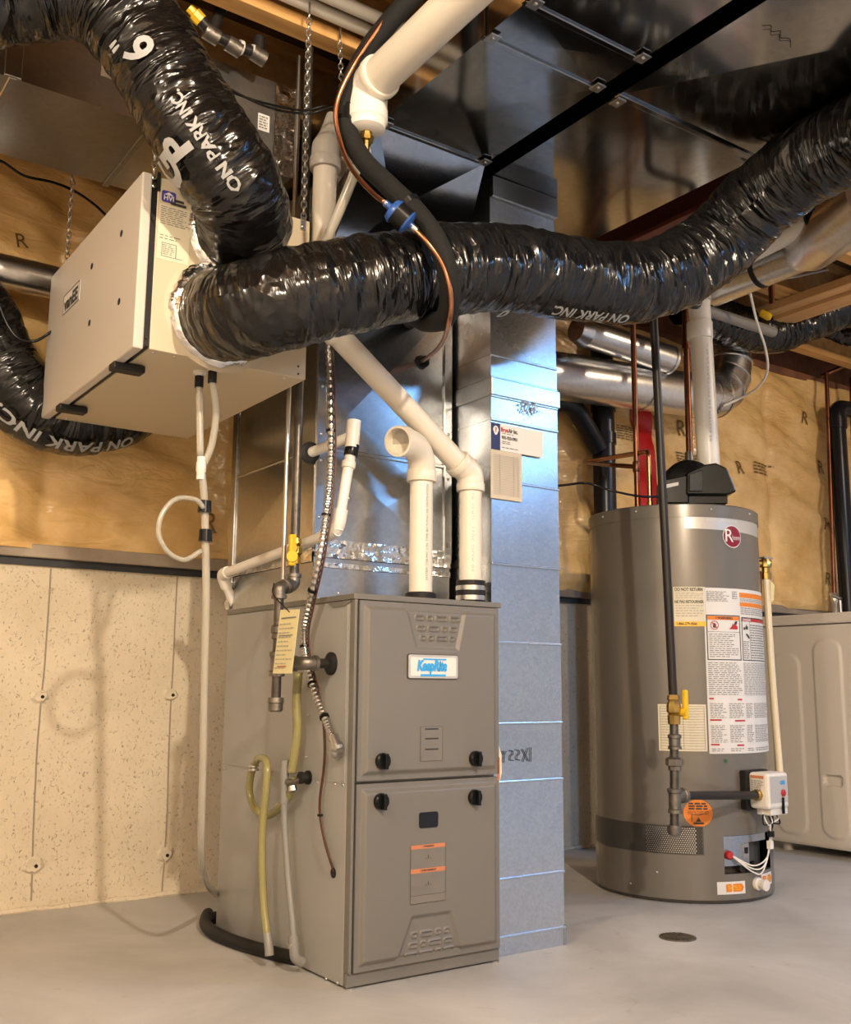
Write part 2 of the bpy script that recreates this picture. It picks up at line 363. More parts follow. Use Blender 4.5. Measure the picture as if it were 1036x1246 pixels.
def bars(mp, rects, h=.0015, nu=1):
    b = MB()
    for (u0, v0, u1, v1) in rects:
        us = np.linspace(u0, u1, nu+1)
        for k in range(nu): b.add([mp(us[k], v0, h), mp(us[k+1], v0, h), mp(us[k+1], v1, h), mp(us[k], v1, h)], [(0, 1, 2, 3)])
    return b
def copylines(u0, v0, u1, v1, n, fill=.45, ragged=.25, word=.012, rnd=random.Random(3)):
    """rows of short ink dashes, like small print"""
    out = []; dv = (v1-v0)/n
    for i in range(n):
        y = v1-(i+.5)*dv; x = u0; end = u1-(u1-u0)*ragged*rnd.random()
        while x < end:
            wd = word*(.5+rnd.random()); out.append((x, y-dv*fill/2, min(end, x+wd), y+dv*fill/2)); x += wd+word*.28
    return out
_font_cache = {}
def text_pts(body, size, bold=0., shear=0.):
    cu = bpy.data.curves.new('txt', 'FONT'); cu.body = body; cu.size = size; cu.offset = bold; cu.shear = shear; cu.resolution_u = 3; cu.align_x = 'CENTER'; cu.align_y = 'CENTER'
    ob = bpy.data.objects.new('txt', cu); me = bpy.data.meshes.new_from_object(ob)
    vs = [(v.co.x, v.co.y) for v in me.vertices]; fs = [tuple(p.vertices) for p in me.polygons]
    bpy.data.objects.remove(ob); bpy.data.curves.remove(cu); bpy.data.meshes.remove(me)
    return vs, fs
def text(mp, body, u, v, size, h=.0018, bold=0., rot=0., width=None, flip=False, cut=None, shear=0.):
    vs, fs = text_pts(body, size, bold, shear)
    if not vs: return MB()
    if cut:
        bm = bmesh.new(); B = [bm.verts.new((x, y, 0)) for x, y in vs]
        for f in fs:
            try: bm.faces.new([B[i] for i in f])
            except ValueError: pass
        xs = [a for a, _ in vs]; ys = [a for _, a in vs]
        for ax, lo, hi in ((0, min(xs), max(xs)), (1, min(ys), max(ys))):
            k = lo+cut
            while k < hi:
                co = [0, 0, 0]; no = [0, 0, 0]; co[ax] = k; no[ax] = 1
                bmesh.ops.bisect_plane(bm, geom=bm.verts[:]+bm.edges[:]+bm.faces[:], plane_co=co, plane_no=no); k += cut
        bm.verts.index_update(); vs = [(q.co.x, q.co.y) for q in bm.verts]; fs = [tuple(q.index for q in f.verts) for f in bm.faces]; bm.free()
    wd = max(a for a, _ in vs)-min(a for a, _ in vs); k = 1 if not width else width/wd
    c, s_ = math.cos(rot), math.sin(rot); P = []
    for x, y in vs:
        x *= k; 
        if flip: x = -x
        P.append(mp(u+c*x-s_*y, v+s_*x+c*y, h))
    return MB().add(P, fs)
def hfield(mp, u0, u1, nu, v0, v1, nv, hf):
    b = MB(); us = np.linspace(u0, u1, nu+1); vs = np.linspace(v0, v1, nv+1)
    b.add([mp(a, c, hf(a, c)) for c in vs for a in us], [(j*(nu+1)+i, j*(nu+1)+i+1, (j+1)*(nu+1)+i+1, (j+1)*(nu+1)+i) for j in range(nv) for i in range(nu)])
    return b
def screwheads(parent, pts, n, r=.004, mat='steel'):
    for p in pts: MB().lathe(p, n, [(-.001, r), (.0015, r), (.003, r*.6)], 8).build('screw', mat, parent, 50)

# ================================================================== THE SETTING
def struct(name, label=None):
    t = Thing.__new__(Thing); t.o = bpy.data.objects.new(name, None); COL.objects.link(t.o); t.loc = V(0, 0, 0)
    t.o['kind'] = 'structure'
    if label: t.o['label'] = label
    return t
YB = 1.21                                   # face of the foundation wall
X0, X1, YF = -2.3, 4.7, -4.6
fl = MB().box(X0-.1, X1+.1, YF-.1, YB+.2, -.1, 0).build('floor', 'floor'); fl['kind'] = 'structure'; fl['label'] = 'grey painted concrete basement floor with worn patches'
for nm, bx in (('wall_left', (X0-.1, X0, YF, YB, 0, 2.64)), ('wall_right', (X1, X1+.1, YF, YB, 0, 2.64)), ('wall_front', (X0-.1, X1+.1, YF-.1, YF, 0, 2.64))):
    o = MB().box(*bx).build(nm, 'wall_plain'); o['kind'] = 'structure'; o['label'] = 'plain basement wall outside the picture'

wb = struct('wall_back', 'tan cast concrete foundation wall with yellow insulation above')
MB().box(X0-.1, X1+.1, YB, YB+.2, 0, 1.035).build('concrete_wall', 'concrete', wb)
# form joints : two long thin ridges in a darker tone, and tie-hole patches on them
for pts in (((62, 692), (55, 800), (46, 900), (41, 1000), (38, 1096)), ((216, 696), (211, 800), (206, 900), (203, 1000), (197, 1088))):
    P = [at(a, b, 'y', YB) for a, b in pts]; P = spline(P, 6)
    P = [p+V(.0015*noise.noise((p[2]*30, 0, 0)), .001, 0) for p in P]
    MB().tube(P, .0032, 6).build('form_seam', M('seam_dark_grit', (.30, .25, .19), .95) if 'seam_dark_grit' not in bpy.data.materials else bpy.data.materials['seam_dark_grit'], wb)
def patch(px, py, r):
    c = at(px, py, 'y', YB); b = MB(); vs = []; n = 18
    for k in range(3):
        for j in range(n):
            g = 2*math.pi*j/n; rr = r*(1-.33*k)*(1+.4*noise.noise((math.cos(g)*2+px, math.sin(g)*2, py+k)))
            vs.append((c[0]+rr*1.25*math.cos(g), YB+.003-(.004, .012, .009)[k], c[2]+rr*math.sin(g)))
    b.add(vs, [(k*n+j, k*n+(j+1) % n, (k+1)*n+(j+1) % n, (k+1)*n+j) for k in range(2) for j in range(n)]+[tuple(range(2*n, 3*n))])
    o = b.build('tie_patch', 'concrete', wb, 40)
    MB().lathe((c[0]+.008, YB-.004, c[2]-.002), (0, -1, 0), [(0, .006), (.006, .005)], 8).build('tie_hole', 'dark', wb)
for q in ((48, 847, .022), (207, 845, .022), (40, 1053, .026), (200, 1040, .024)): patch(*q)
# crumbly mortar fillet along the foot of the wall
P = [(x, YB-.004, .004+.005*noise.noise((x*9, 0, 0))) for x in np.linspace(X0, X1, 160)]
MB().tube(P, [.010+.006*noise.noise((p[0]*14, 3, 0)) for p in P], 6).build('wall_foot_mortar', 'concrete', wb)
MB().box(X0, X1, YB-.012, YB+.1, 1.035, 1.058).build('sill_gasket', 'gasket', wb)
MB().box(X0, X1, YB-.03, YB+.1, 1.058, 1.10).build('sill_plate', 'sill', wb, bevel=.004)
# polyethylene-faced batts above, sagging between studs
fb = Flat((0, YB+.0, 0), (1, 0, 0), (0, 0, 1))
def ins_h(x, z):
    bay = abs(((x-.18)/.61) % 1-.5)*2
    h = .018+.030*(1-bay**6)*min(1, (z-1.07)/.08+.2)*min(1, (2.40-z)/.10+.1)
    h += .030*noise.noise((x*1.2+z*1.6, z*7.0+x*2.4, 1.3))+.013*noise.noise((x*2.5+z*3, z*15+x*6, 7.7))
    h += .004*noise.noise((x*13, z*22, 2.1))
    return max(h+.006, .008+.25*h)
ins = hfield(fb, X0, X1, 400, 1.085, 2.37, 80, ins_h).build('insulation_sheet', 'insul', wb, 180, label='yellow fibreglass batts behind wrinkled clear plastic sheet')
fbt = lambda u, v, h=0.: fb(u, v, ins_h(u, v)+.004+h)
si = sub(ins)
for px, py, s, r in ((968, 512, .085, -.12), (990, 571, .09, -.1), (994, 640, .09, -.08), (997, 706, .085, -.15), (888, 572, .085, .1), (818, 525, .10, .1), (789, 518, .085, .25), (247, 640, .085, .0), (20, 302, .06, .2), (862, 493, .06, .2)):
    u, v = fb.px(px, py); text(fbt, 'R', u, v, s*1.15, .002, cut=.02, rot=r).build('printed_letter', 'ink_brown', si)
for px, py, wd, n in ((922, 573, .20, 4), (1012, 590, .14, 4), (830, 562, .18, 5), (752, 530, .13, 6)):
    u, v = fb.px(px, py); bars(fbt, copylines(u-wd/2, v-.035, u+wd/2, v+.035, n, .5, .3, .03), .002, 2).build('printed_lines', 'ink_brown', si)
u0, v0 = fb.px(760, 482); u1, v1 = fb.px(783, 482); v2 = fb.px(768, 625)[1]
b = MB(); zs = np.linspace(v2, v0, 22)
for i, z in enumerate(zs):
    dx = .035*(i/21-.5)*-1+.006*math.sin(z*31); b.v += [tuple(fbt(u0+dx, z, .004)), tuple(fbt((u0+u1)/2+dx, z, .008)), tuple(fbt(u1+dx, z, .004))]
b.f = [(i*3+k, i*3+k+1, i*3+k+4, i*3+k+3) for i in range(21) for k in range(2)]
b.build('red_tape_strip', 'redtape', wb, 180, label='strip of glossy red sheathing tape')
MB().box(X0, X1, YB-.035, YB+.1, 2.36, 2.40).build('top_plate', 'rim', wb, bevel=.003)
MB().box(X0, X1, YB+.02, YB+.1, 2.40, 2.64).build('rim_board', 'rim', wb)

ce = struct('ceiling', 'open wood joist ceiling with dark subfloor above')
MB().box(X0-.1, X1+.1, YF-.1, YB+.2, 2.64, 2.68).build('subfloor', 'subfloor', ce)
JY = [.115+.405*k for k in range(-11, 3)]
for y in JY:
    web = MB().box(X0, X1, y+.022, y+.034, 2.43, 2.61).build('joist', 'osb', ce)
    MB().box(X0, X1, y, y+.058, 2.40, 2.435).build('joist_flange', 'joist', sub(web), bevel=.002)
    MB().box(X0, X1, y, y+.058, 2.605, 2.64).build('joist_flange', 'joist', sub(web))
# steel beam, red oxide
bm_ = Thing('steel_beam', 'dark red painted steel I-beam beside the wide trunk duct', 'beam', (1.34, .4, 2.19))
MB().box(1.22, 1.46, -4.4, 1.15, 2.19, 2.205).build('bottom_flange', 'beam', bm_)
MB().box(1.334, 1.346, -4.4, 1.15, 2.205, 2.385).build('web', 'beam', bm_)
MB().box(1.22, 1.46, -4.4, 1.15, 2.385, 2.399).build('top_flange', 'beam', bm_)
# short doubled boards nailed under the joists near the washer
for nm, bx, lb in (('framing_board', (2.545, 2.615, .16, .72, 2.36, 2.398), 'pale spruce board fixed under the joists, nearer the round duct'),
                   ('framing_board', (2.625, 2.735, .20, .78, 2.345, 2.398), 'wider pale spruce board fixed under the joists above the black coil duct')):
    o = MB().box(*bx).build(nm, 'board', bevel=.002); o['label'] = lb; o['category'] = 'board'; o['group'] = 'boards under the joists'

# ------------------------------------------------------------------ ceiling lamps (behind the camera)
for k, (x, y, z, c, e, rr) in enumerate(LAMPS):
    t = Thing('ceiling_lamp', ('bare warm bulb in a porcelain lampholder behind the viewer', 'bare bulb in a porcelain lampholder left of the air exchanger', 'unseen bulb added to light the water heater and washer')[k], 'lamp', (x, y, 2.40))
    MB().lathe((x, y, 2.40), (0, 0, -1), [(0, .055), (.012, .055), (.02, .035), (.035, .028)], 20).build('lampholder', 'porcelain', t, 40)
lt = [o for o in bpy.data.objects if o.type == 'LIGHT' and o.name.startswith('bulb')]
lm = [o for o in bpy.data.objects if o.name.startswith('ceiling_lamp')]
for a, b_ in zip(lt, lm):
    a.parent = b_; a.location = (0, 0, a.location[2]-2.40)

t = Thing('strip_lamp', 'long cool white LED strip fixture on the joists behind the viewer', 'lamp', (STRIP[0], STRIP[1], 2.40))
MB().box(STRIP[0]-.075, STRIP[0]+.075, STRIP[1]-.68, STRIP[1]+.68, 2.38, 2.40).build('housing', 'porcelain', t)
strip.parent = t.o; strip.location = (0, 0, STRIP[2]-2.40)

# ================================================================== DUCT WORK
def section(x0, x1, y0, y1, z0, z1, dip, lid=False):
    """sheet-metal duct length along y with a cross-broken bottom"""
    cx, cy = (x0+x1)/2, (y0+y1)/2
    b = MB(); b.add([(x0, y0, z0), (x1, y0, z0), (x1, y1, z0), (x0, y1, z0), (cx, cy, z0-dip), (x0, y0, z1), (x1, y0, z1), (x1, y1, z1), (x0, y1, z1)],
                    [(0, 4, 1), (1, 4, 2), (2, 4, 3), (3, 4, 0), (0, 1, 6, 5), (1, 2, 7, 6), (2, 3, 8, 7), (3, 0, 5, 8), (5, 6, 7, 8)])
    return b
def panel_break(mp, u0, v0, u1, v1, dip):
    c = ((u0+u1)/2, (v0+v1)/2)
    return [mp(u0, v0), mp(u1, v0), mp(u1, v1), mp(u0, v1), mp(c[0], c[1], dip)], [(0, 1, 4), (1, 2, 4), (2, 3, 4), (3, 0, 4)]
ZT = 2.11
t = Thing('supply_trunk_duct', 'narrower galvanised trunk duct running forward from the furnace plenum', 'duct', (.21, -1, ZT))
ys = [-.02, -.46, -.605, -1.05, -1.5, -2.1, -2.7, -3.4]
for a, c in zip(ys[:-1], ys[1:]):
    section(.04, .39, c, a, ZT, 2.37, .004 if a-c > .2 else .0015).build('duct_section', 'galv_dark', t)
for y in ys[:-1]:
    MB().box(.033, .397, y-.008, y+.008, ZT-.006, ZT+.001).box(.033, .039, y-.008, y+.008, ZT-.006, 2.37).build('drive_cleat', 'galv_dark', t, bevel=.002)
    for x in (.052, .378):
        o = MB().box(x-.014, x+.014, y-.03, y+.002, ZT-.009, ZT-.0055).build('corner_tab', 'steel', t, bevel=.001)
        screwheads(sub(o), [(x, y-.016, ZT-.009)], (0, 0, -1), .005)
t = Thing('return_trunk_duct', 'wide galvanised trunk duct mirroring the yellow wall, beside the steel beam', 'duct', (.715, -1, ZT))
ys = [.62, -.475, -1.38, -2.2, -3.0]
for i, (a, c) in enumerate(zip(ys[:-1], ys[1:])):
    section(.45, .98, c, a, ZT, 2.38, (.0015, .014, .004, .004)[i]).build('duct_section', 'galv_dark', t)
for y in ys[1:-1]:
    MB().box(.443, .987, y-.009, y+.009, ZT-.007, ZT+.001).build('drive_cleat', 'galv_dark', t, bevel=.002)
    for x in (.462, .968):
        o = MB().box(x-.014, x+.014, y+.0, y+.034, ZT-.010, ZT-.0065).build('corner_tab', 'steel', t, bevel=.001)
        screwheads(sub(o), [(x, y+.018, ZT-.010)], (0, 0, -1), .005)
fb2 = Flat((0, 0, ZT), (1, 0, 0), (0, -1, 0)); fb2.n = V(0, 0, -1)
u, v = at(945, 42, 'z', ZT)[:2]
MB().tube(spline([(u-.05, v, ZT-.008), (u-.035, v-.012, ZT-.009), (u-.02, v, ZT-.009), (u-.005, v-.014, ZT-.010), (u+.01, v, ZT-.010), (u+.03, v-.012, ZT-.0105), (u+.05, v, ZT-.011)], 4), .0010, 5).build('marker_scribble', 'marker', t)

# wall duct on the left
t = Thing('branch_trunk_duct', 'galvanised trunk duct running left above the air exchanger', 'duct', (-1.2, .5, 2.10))
xs = [-2.25, -2.0, -1.45, -.79, -.44, -.02]
for a, c in zip(xs[:-1], xs[1:]):
    b = MB(); b.box(a, c, .31, .70, 2.10, 2.345); b.build('duct_section', 'galv_branch', t)
for x in xs[1:-1]:
    MB().box(x-.009, x+.009, .302, .708, 2.094, 2.10).build('drive_cleat', 'galv_branch', t, bevel=.002)
    MB().box(x-.02, x+.02, .303, .31, 2.10, 2.345).build('slip_seam', 'galv_branch', t, bevel=.002)
# foil tape where it joins the plenum
f2 = Flat((0, .31, 0), (1, 0, 0), (0, 0, 1))
hfield(f2, -.10, -.04, 8, 2.07, 2.34, 26, lambda a, c: .006+.006*noise.noise((a*60, c*40, 0))).build('foil_tape', 'foil', t, 180)
pl = plate(f2, -.150, 2.185, -.115, 2.235, .002); o = pl.build('paper_tag', 'paper', t)
bars(f2, copylines(-.147, 2.19, -.118, 2.23, 5, .5, .2, .008), .003).build('printed_lines', 'ink_grey', sub(o))
# second paper label on the duct side near the flex duct
u, v = f2.px(133, 80); o = plate(f2, u-.02, v-.035, u+.14, v+.04, .002).build('paper_label', 'cream_paper', t)
bars(f2, copylines(u, v-.025, u+.12, v+.03, 5, .4, .2, .02), .003).build('printed_lines', 'ink_soft', sub(o))

# return air drop beside the furnace
t = Thing('return_air_drop', 'tall galvanised return duct standing right of the furnace, lit blue', 'duct', (.57, .3, 0))
DX0, DX1, DY0, DY1 = .448, .692, .03, .62
fd = Flat((0, DY0, 0), (1, 0, 0), (0, 0, 1))
zs = [0.0, .045]+[fd.px(640, y)[1] for y in (1066, 950, 880, 783, 689, 590, 518)]+[fd.px(640, 490)[1], fd.px(640, 468)[1], fd.px(640, 441)[1], fd.px(640, 335)[1], 1.93, ZT]
for i, (a, c) in enumerate(zip(zs[:-1], zs[1:])):
    MB().box(DX0, DX1, DY0+(.002 if i % 2 else 0), DY1, a+.0005, c-.0005).build('duct_section', 'galv_drop', t)
for z in zs[1:-1]:
    MB().box(DX0-.001, DX1+.001, DY0-.004, DY0+.004, z-.0035, z+.0035).build('seam_bead', 'galv_drop', t, bevel=.002)
MB().box(DX0-.004, DX1+.006, DY0-.008, DY1+.004, zs[9]+.001, zs[10]-.001).build('slip_collar', 'galv_drop', t, bevel=.003)
MB().box(DX0-.002, DX1+.002, DY0-.014, DY0+.001, 2.045, ZT-.002).build('top_flange', 'galv', t, bevel=.003)
MB().box(DX1-.006, DX1+.003, DY0-.003, DY0+.02, .0, .05).build('corner_angle', 'galv', t)
# service sticker and form on the drop
u0, v0 = fd.px(596, 514); u1, v1 = fd.px(634, 606); hs = .004
o = plate(fd, u0, v1-.012, u1, v0-.075, hs+.001).build('service_form', 'tan_paper', t, label='ruled service record form')
bars(fd, [(u0+.008, z, u1-.008, z+.0014) for z in np.linspace(v1, v0-.09, 24)]+[(u0+.03, v1, u0+.0314, v0-.085), (u1-.03, v1, u1-.0286, v0-.085), (u1-.015, v1, u1-.0136, v0-.085)], hs+.002).build('printed_lines', 'ink_soft', sub(o))
us = fd.px(659, 520)[0]
o = plate(fd, u0, v0-.075, us, v0+.0, hs+.002).build('service_sticker', 'paper', t, label='white service sticker with navy logo strip')
so = sub(o)
plate(fd, u0, v0-.075, u0+.032, v0, hs+.0025, .0005).build('logo_strip', 'navy', so)
MB().add([fd(u0+.016+.010*math.cos(g)*(1 if math.sin(g) > -.2 else .75), v0-.021+.013*math.sin(g), hs+.0035) for g in np.linspace(0, 2*math.pi, 21)[:-1]], [tuple(range(20))]).build('logo_shield', 'paper', so)
text(fd, '?', u0+.016, v0-.020, .018, hs+.004, .0008).build('logo_mark', 'red', so)
text(fd, 'Brya', u0+.047, v0-.016, .016, hs+.003, .0006, width=.026).build('lettering', 'red', so)
text(fd, 'Air Inc.', u0+.078, v0-.016, .016, hs+.003, .0006, width=.034).build('lettering', 'ink', so)
text(fd, '905-920-0901', u0+.066, v0-.038, .013, hs+.003, .0004, width=.056).build('lettering', 'ink', so)
bars(fd, copylines(u0+.038, v0-.028, u0+.08, v0-.024, 1)+copylines(u0+.038, v0-.056, u0+.07, v0-.046, 2)+copylines(u0+.038, v0-.068, u0+.10, v0-.063, 1), hs+.003).build('printed_lines', 'ink_grey', so)
# torn sticker residue above, and marker writing (upside-down and mirrored) lower down
rn = random.Random(5); uc, vc = fd.px(641, 497)
bars(fd, [(lambda a, c, s: (a, c, a+s*.8, c+s))(uc+rn.gauss(0, .019), vc+rn.gauss(0, .014), rn.uniform(.002, .007)) for _ in range(130)], .0075).build('sticker_residue', 'print_white', t)
uc, vc = fd.px(628, 919)
b = MB()
for s_ in (((.052, .019), (.051, -.019)), ((.022, .015), (.043, -.016)), ((.042, .017), (.023, -.018)),
           ((.000, .013), (.011, .013), (.013, .004), (.003, -.001), (.001, -.011), (.013, -.013)), ((-.022, .012), (-.011, .012), (-.009, .003), (-.019, -.001), (-.021, -.012), (-.009, -.013)),
           ((-.046, .013), (-.040, .001), (-.033, .012)), ((-.040, .001), (-.042, -.018))):
    b.tube(fillet([fd(uc+a, vc+c, .0012) for a, c in s_], .004, 3), .0013, 5)
b.build('marker_writing', 'marker', t)

# plenum on top of the furnace with the coil case below it
t = Thing('supply_plenum', 'galvanised supply plenum and coil case standing on the furnace', 'plenum', (.21, .45, .889))
PX0, PX1, PY0, PY1 = .0, .432, .20, .715
ff = Flat((0, PY0, 0), (1, 0, 0), (0, 0, 1)); fl_ = Flat((PX0, 0, 0), (0, -1, 0), (0, 0, 1))
def plen(z0, z1, d, name='duct_section'):
    b = MB(); v, f = panel_break(ff, PX0, z0, PX1, z1, d); b.add(v, f)
    v, f = panel_break(fl_, -PY1, z0, -PY0, z1, d); b.add(v, f)
    b.add([(PX1, PY0, z0), (PX1, PY1, z0), (PX1, PY1, z1), (PX1, PY0, z1), (PX0, PY1, z0), (PX0, PY1, z1)], [(0, 1, 2, 3), (1, 4, 5, 2)])
    return b.build(name, 'galv', t)
plen(.889, 1.015, .001, 'coil_case'); plen(1.015, 1.285, .008); plen(1.285, 1.76, .010)
for z in (1.015, 1.285): MB().box(PX0-.004, PX1+.004, PY0-.005, PY1, z-.005, z+.005).build('seam_bead', 'galv', t, bevel=.002)
for x, w_ in ((PX0-.004, .028), (PX1-.024, .028)):
    MB().box(x, x+w_, PY0-.007, PY0+.0, 1.02, 1.76).build('corner_flange', 'galv', t, bevel=.002)
MB().box(PX0-.006, PX0, PY0-.004, PY0+.03, 1.02, 1.76).build('corner_flange', 'galv', t, bevel=.002)
MB().box(PX0-.006, PX0, PY1-.03, PY1+.003, .95, 1.76).build('corner_flange', 'galv', t, bevel=.002)
screwheads(t, [(PX0+.01, PY0-.007, z) for z in (1.1, 1.25, 1.32, 1.45)]+[(PX1-.01, PY0-.007, z) for z in (1.06, 1.25, 1.38)]+[(.10, PY0-.002, 1.16), (.30, PY0-.002, 1.155)], (0, -1, 0))
hfield(ff, .0, PX1, 60, .998, 1.045, 7, lambda a, c: .007+.004*noise.noise((a*70, c*60, 0))+.002*noise.noise((a*190, c*160, 3))).build('foil_tape', 'foil', t, 180)
hfield(ff, .0, PX1, 50, .972, .985, 3, lambda a, c: .005+.003*noise.noise((a*60, c*60, 4))).build('foil_tape', 'foil', t, 180)
hfield(fl_, -PY1, -PY0, 60, .985, 1.02, 5, lambda a, c: .005+.003*noise.noise((a*60, c*50, 8))).build('foil_tape', 'foil', t, 180)
hfield(fl_, -PY1-.012, -PY1+.02, 5, .892, .985, 12, lambda a, c: .006+.006*noise.noise((a*90, c*60, 5))).build('foil_tape', 'foil', t, 180)
# transition flaring forward to the trunk
b = MB(); z0, z1 = 1.76, ZT
lo = [(PX0, PY0, z0), (PX1, PY0, z0), (PX1, PY1, z0), (PX0, PY1, z0)]; hi = [(.04, -.02, z1), (.39, -.02, z1), (.39, .70, z1), (.0, .70, z1)]
mid = [(.16, .10, 1.95)]
b.add(lo+hi+mid, [(0, 1, 8), (1, 5, 8), (5, 4, 8), (4, 0, 8), (1, 2, 6, 5), (2, 3, 7, 6), (3, 0, 4, 7)])
b.build('transition', 'galv_dark', t)
section(.04, .39, -.02, .70, ZT, 2.37, .002).build('duct_section', 'galv_dark', t)

# round pipes along the back wall
t = Thing('round_duct', 'large galvanised round duct with a segmented elbow behind the water heater', 'duct', at(700, 458, 'y', .93))
A = at(640, 452, 'y', .93); B = at(852, 484, 'y', .93); B[2] = at(852, 482, 'y', .93)[2]
MB().tube([A, B], .100, 32).build('pipe', 'galv_round', t, 40)
MB().tube([lerp(A, B, .62), lerp(A, B, .635)], .1035, 32).build('crimp_ring', 'galv_round', t, 40)
el = [B]; d = nrm(B-A)
gs = np.linspace(0, math.pi/2, 5)
for g in gs: el.append(B+d*(.04+.19*math.sin(g))+V(0, 0, .19*(1-math.cos(g))))
for i in range(len(el)-1):
    MB().tube([lerp(el[i], el[i+1], -.02), lerp(el[i], el[i+1], 1.02)], .104 if i % 2 else .101, 28).build('elbow_gore', 'galv_round', t, 40)
    MB().tube([lerp(el[i], el[i+1], .97), lerp(el[i], el[i+1], 1.03)], .108, 28).build('elbow_rib', 'galv_round', t, 40)
MB().tube([el[-1], el[-1]+V(0, 0, .12)], .10, 28).build('riser', 'galv_round', t, 40)
t = Thing('round_duct', 'small shiny galvanised round duct close above the large one', 'duct', at(720, 408, 'y', .83))
A = at(712, 404, 'y', .83); B = at(812, 437, 'y', .83)
MB().tube([A, B], .062, 28).build('pipe', 'galv_round', t, 40)
MB().tube([A-nrm(B-A)*.05, A], [.05, .066], 28).build('crimped_end', 'galv_round', t, 40)
MB().tube([B, B+nrm(B-A)*.015], .066, 28).build('end_ring', 'galv_round', t, 40)
t = Thing('round_duct', 'galvanised round duct behind the air exchanger at far left', 'duct', at(0, 335, 'y', 1.0))
A = at(-120, 331, 'y', 1.0); B = at(150, 345, 'y', 1.0)
A[2] = B[2] = at(30, 336, 'y', 1.0)[2]
MB().tube([A, B], .052, 24).build('pipe', 'galv_round', t, 40)
MB().tube([lerp(A, B, .2), lerp(A, B, .23)], .055, 24).build('crimp_ring', 'galv_round', t, 40)
t = Thing('round_duct', 'galvanised round duct and boot beside the white vent pipe, top right', 'duct', at(960, 315, 'z', 2.26))
A = at(868, 352, 'z', 2.26); B = at(975, 308, 'z', 2.26); Cc = at(1015, 275, 'z', 2.26)
MB().tube([A, B], .070, 28).build('pipe', 'galv_round', t, 40)
MB().tube([B, lerp(B, Cc, .25), Cc], [.072, .095, .105], 28).build('boot', 'galv_round', t, 40)
MB().tube([Cc, Cc+nrm(Cc-B)*.25], .105, 28).build('boot_collar', 'galv_round', t, 40)
MB().tube([lerp(A, B, .55), lerp(A, B, .60)], .0725, 28).build('tape_band', 'rubber', t, 40)

# flexible insulated ducts
def flex(name, label, pts, R, seed, crush=1., caps=True):
    path = spline(pts, 40); L = [0.]
    for a, c in zip(path[:-1], path[1:]): L.append(L[-1]+np.linalg.norm(c-a))
    n = int(L[-1]/.006); res = [np.array([np.interp(L[-1]*i/n, L, [p[k] for p in path]) for k in range(3)]) for i in range(n+1)]
    fr = frames(res); seg = 72; b = MB(); uvs = []
    for i, (p, (tt, a, c)) in enumerate(zip(res, fr)):
        s_ = L[-1]*i/n
        for j in range(seg):
            g = 2*math.pi*j/seg; cg, sg = math.cos(g), math.sin(g)
            k = .006*noise.noise((s_*11+.4*cg, cg*.8+seed, sg*.8))+.0035*noise.noise((s_*34+cg, cg*1.6, sg*1.6+seed))+.006*abs(noise.noise((s_*8, cg*2.1, sg*2.1+seed*2)))*-1
            k += .0022*noise.noise((s_*80, cg*5, sg*5+seed)); k += .0012*math.sin(s_*2*math.pi/.055+g)
            b.v.append(tuple(p+(R+k*crush)*(cg*a+sg*c)))
    for i in range(n):
        for j in range(seg):
            j2 = (j+1) % seg; b.f.append((i*seg+j, i*seg+j2, (i+1)*seg+j2, (i+1)*seg+j)); s0, s1 = L[-1]*i/n, L[-1]*(i+1)/n
            uvs += [(s0, j/seg), (s0, (j+1)/seg), (s1, (j+1)/seg), (s1, j/seg)]
    t = Thing(name, label, 'duct', res[0])
    o = MB.build_uv(b, 'sleeve', 'wrap', t, uvs)
    def mp(u, g, h=0.):
        s_ = min(max(u, 0), L[-1]-1e-4)/L[-1]*n; i = int(s_); f = s_-i
        p = lerp(res[i], res[i+1], f); tt, a, c = fr[i]; q = g/R; return p+(R+h)*(math.cos(q)*a+math.sin(q)*c)
    return t, o, mp, res, fr, L[-1]
def build_uv(b, name, mat, t, uvs):
    me = bpy.data.meshes.new(name); off = t.loc
    me.from_pydata([(v[0]-off[0], v[1]-off[1], v[2]-off[2]) for v in b.v], [], b.f)
    ul = me.uv_layers.new(name='UVMap'); ul.data.foreach_set('uv', np.array(uvs, 'f').ravel())
    me.polygons.foreach_set('use_smooth', [True]*len(me.polygons)); me.materials.append(MT[mat])
    o = bpy.data.objects.new(name, me); COL.objects.link(o); o.parent = t.o; OFF[o.name] = off; return o
MB.build_uv = staticmethod(build_uv)
def face_angle(mp, res, fr, u, Ltot, R, px=None):
    """arc coordinate of the side of the tube that faces the camera at length u"""
    i = int(u/Ltot*(len(res)-2)); p = res[i]; tt, a, c = fr[i]; d = nrm(CAM-p); return R*math.atan2(np.dot(d, c), np.dot(d, a))
def find_u(res, px, py):
    best = None
    for i, p in enumerate(res):
        d = p-CAM; q = (518+FPX*np.dot(d, _R)/np.dot(d, _fw), 623-FPX*np.dot(d, _U)/np.dot(d, _fw)); e = (q[0]-px)**2+(q[1]-py)**2
        if best is None or e < best[0]: best = (e, i)
    return best[1]

RF = .108
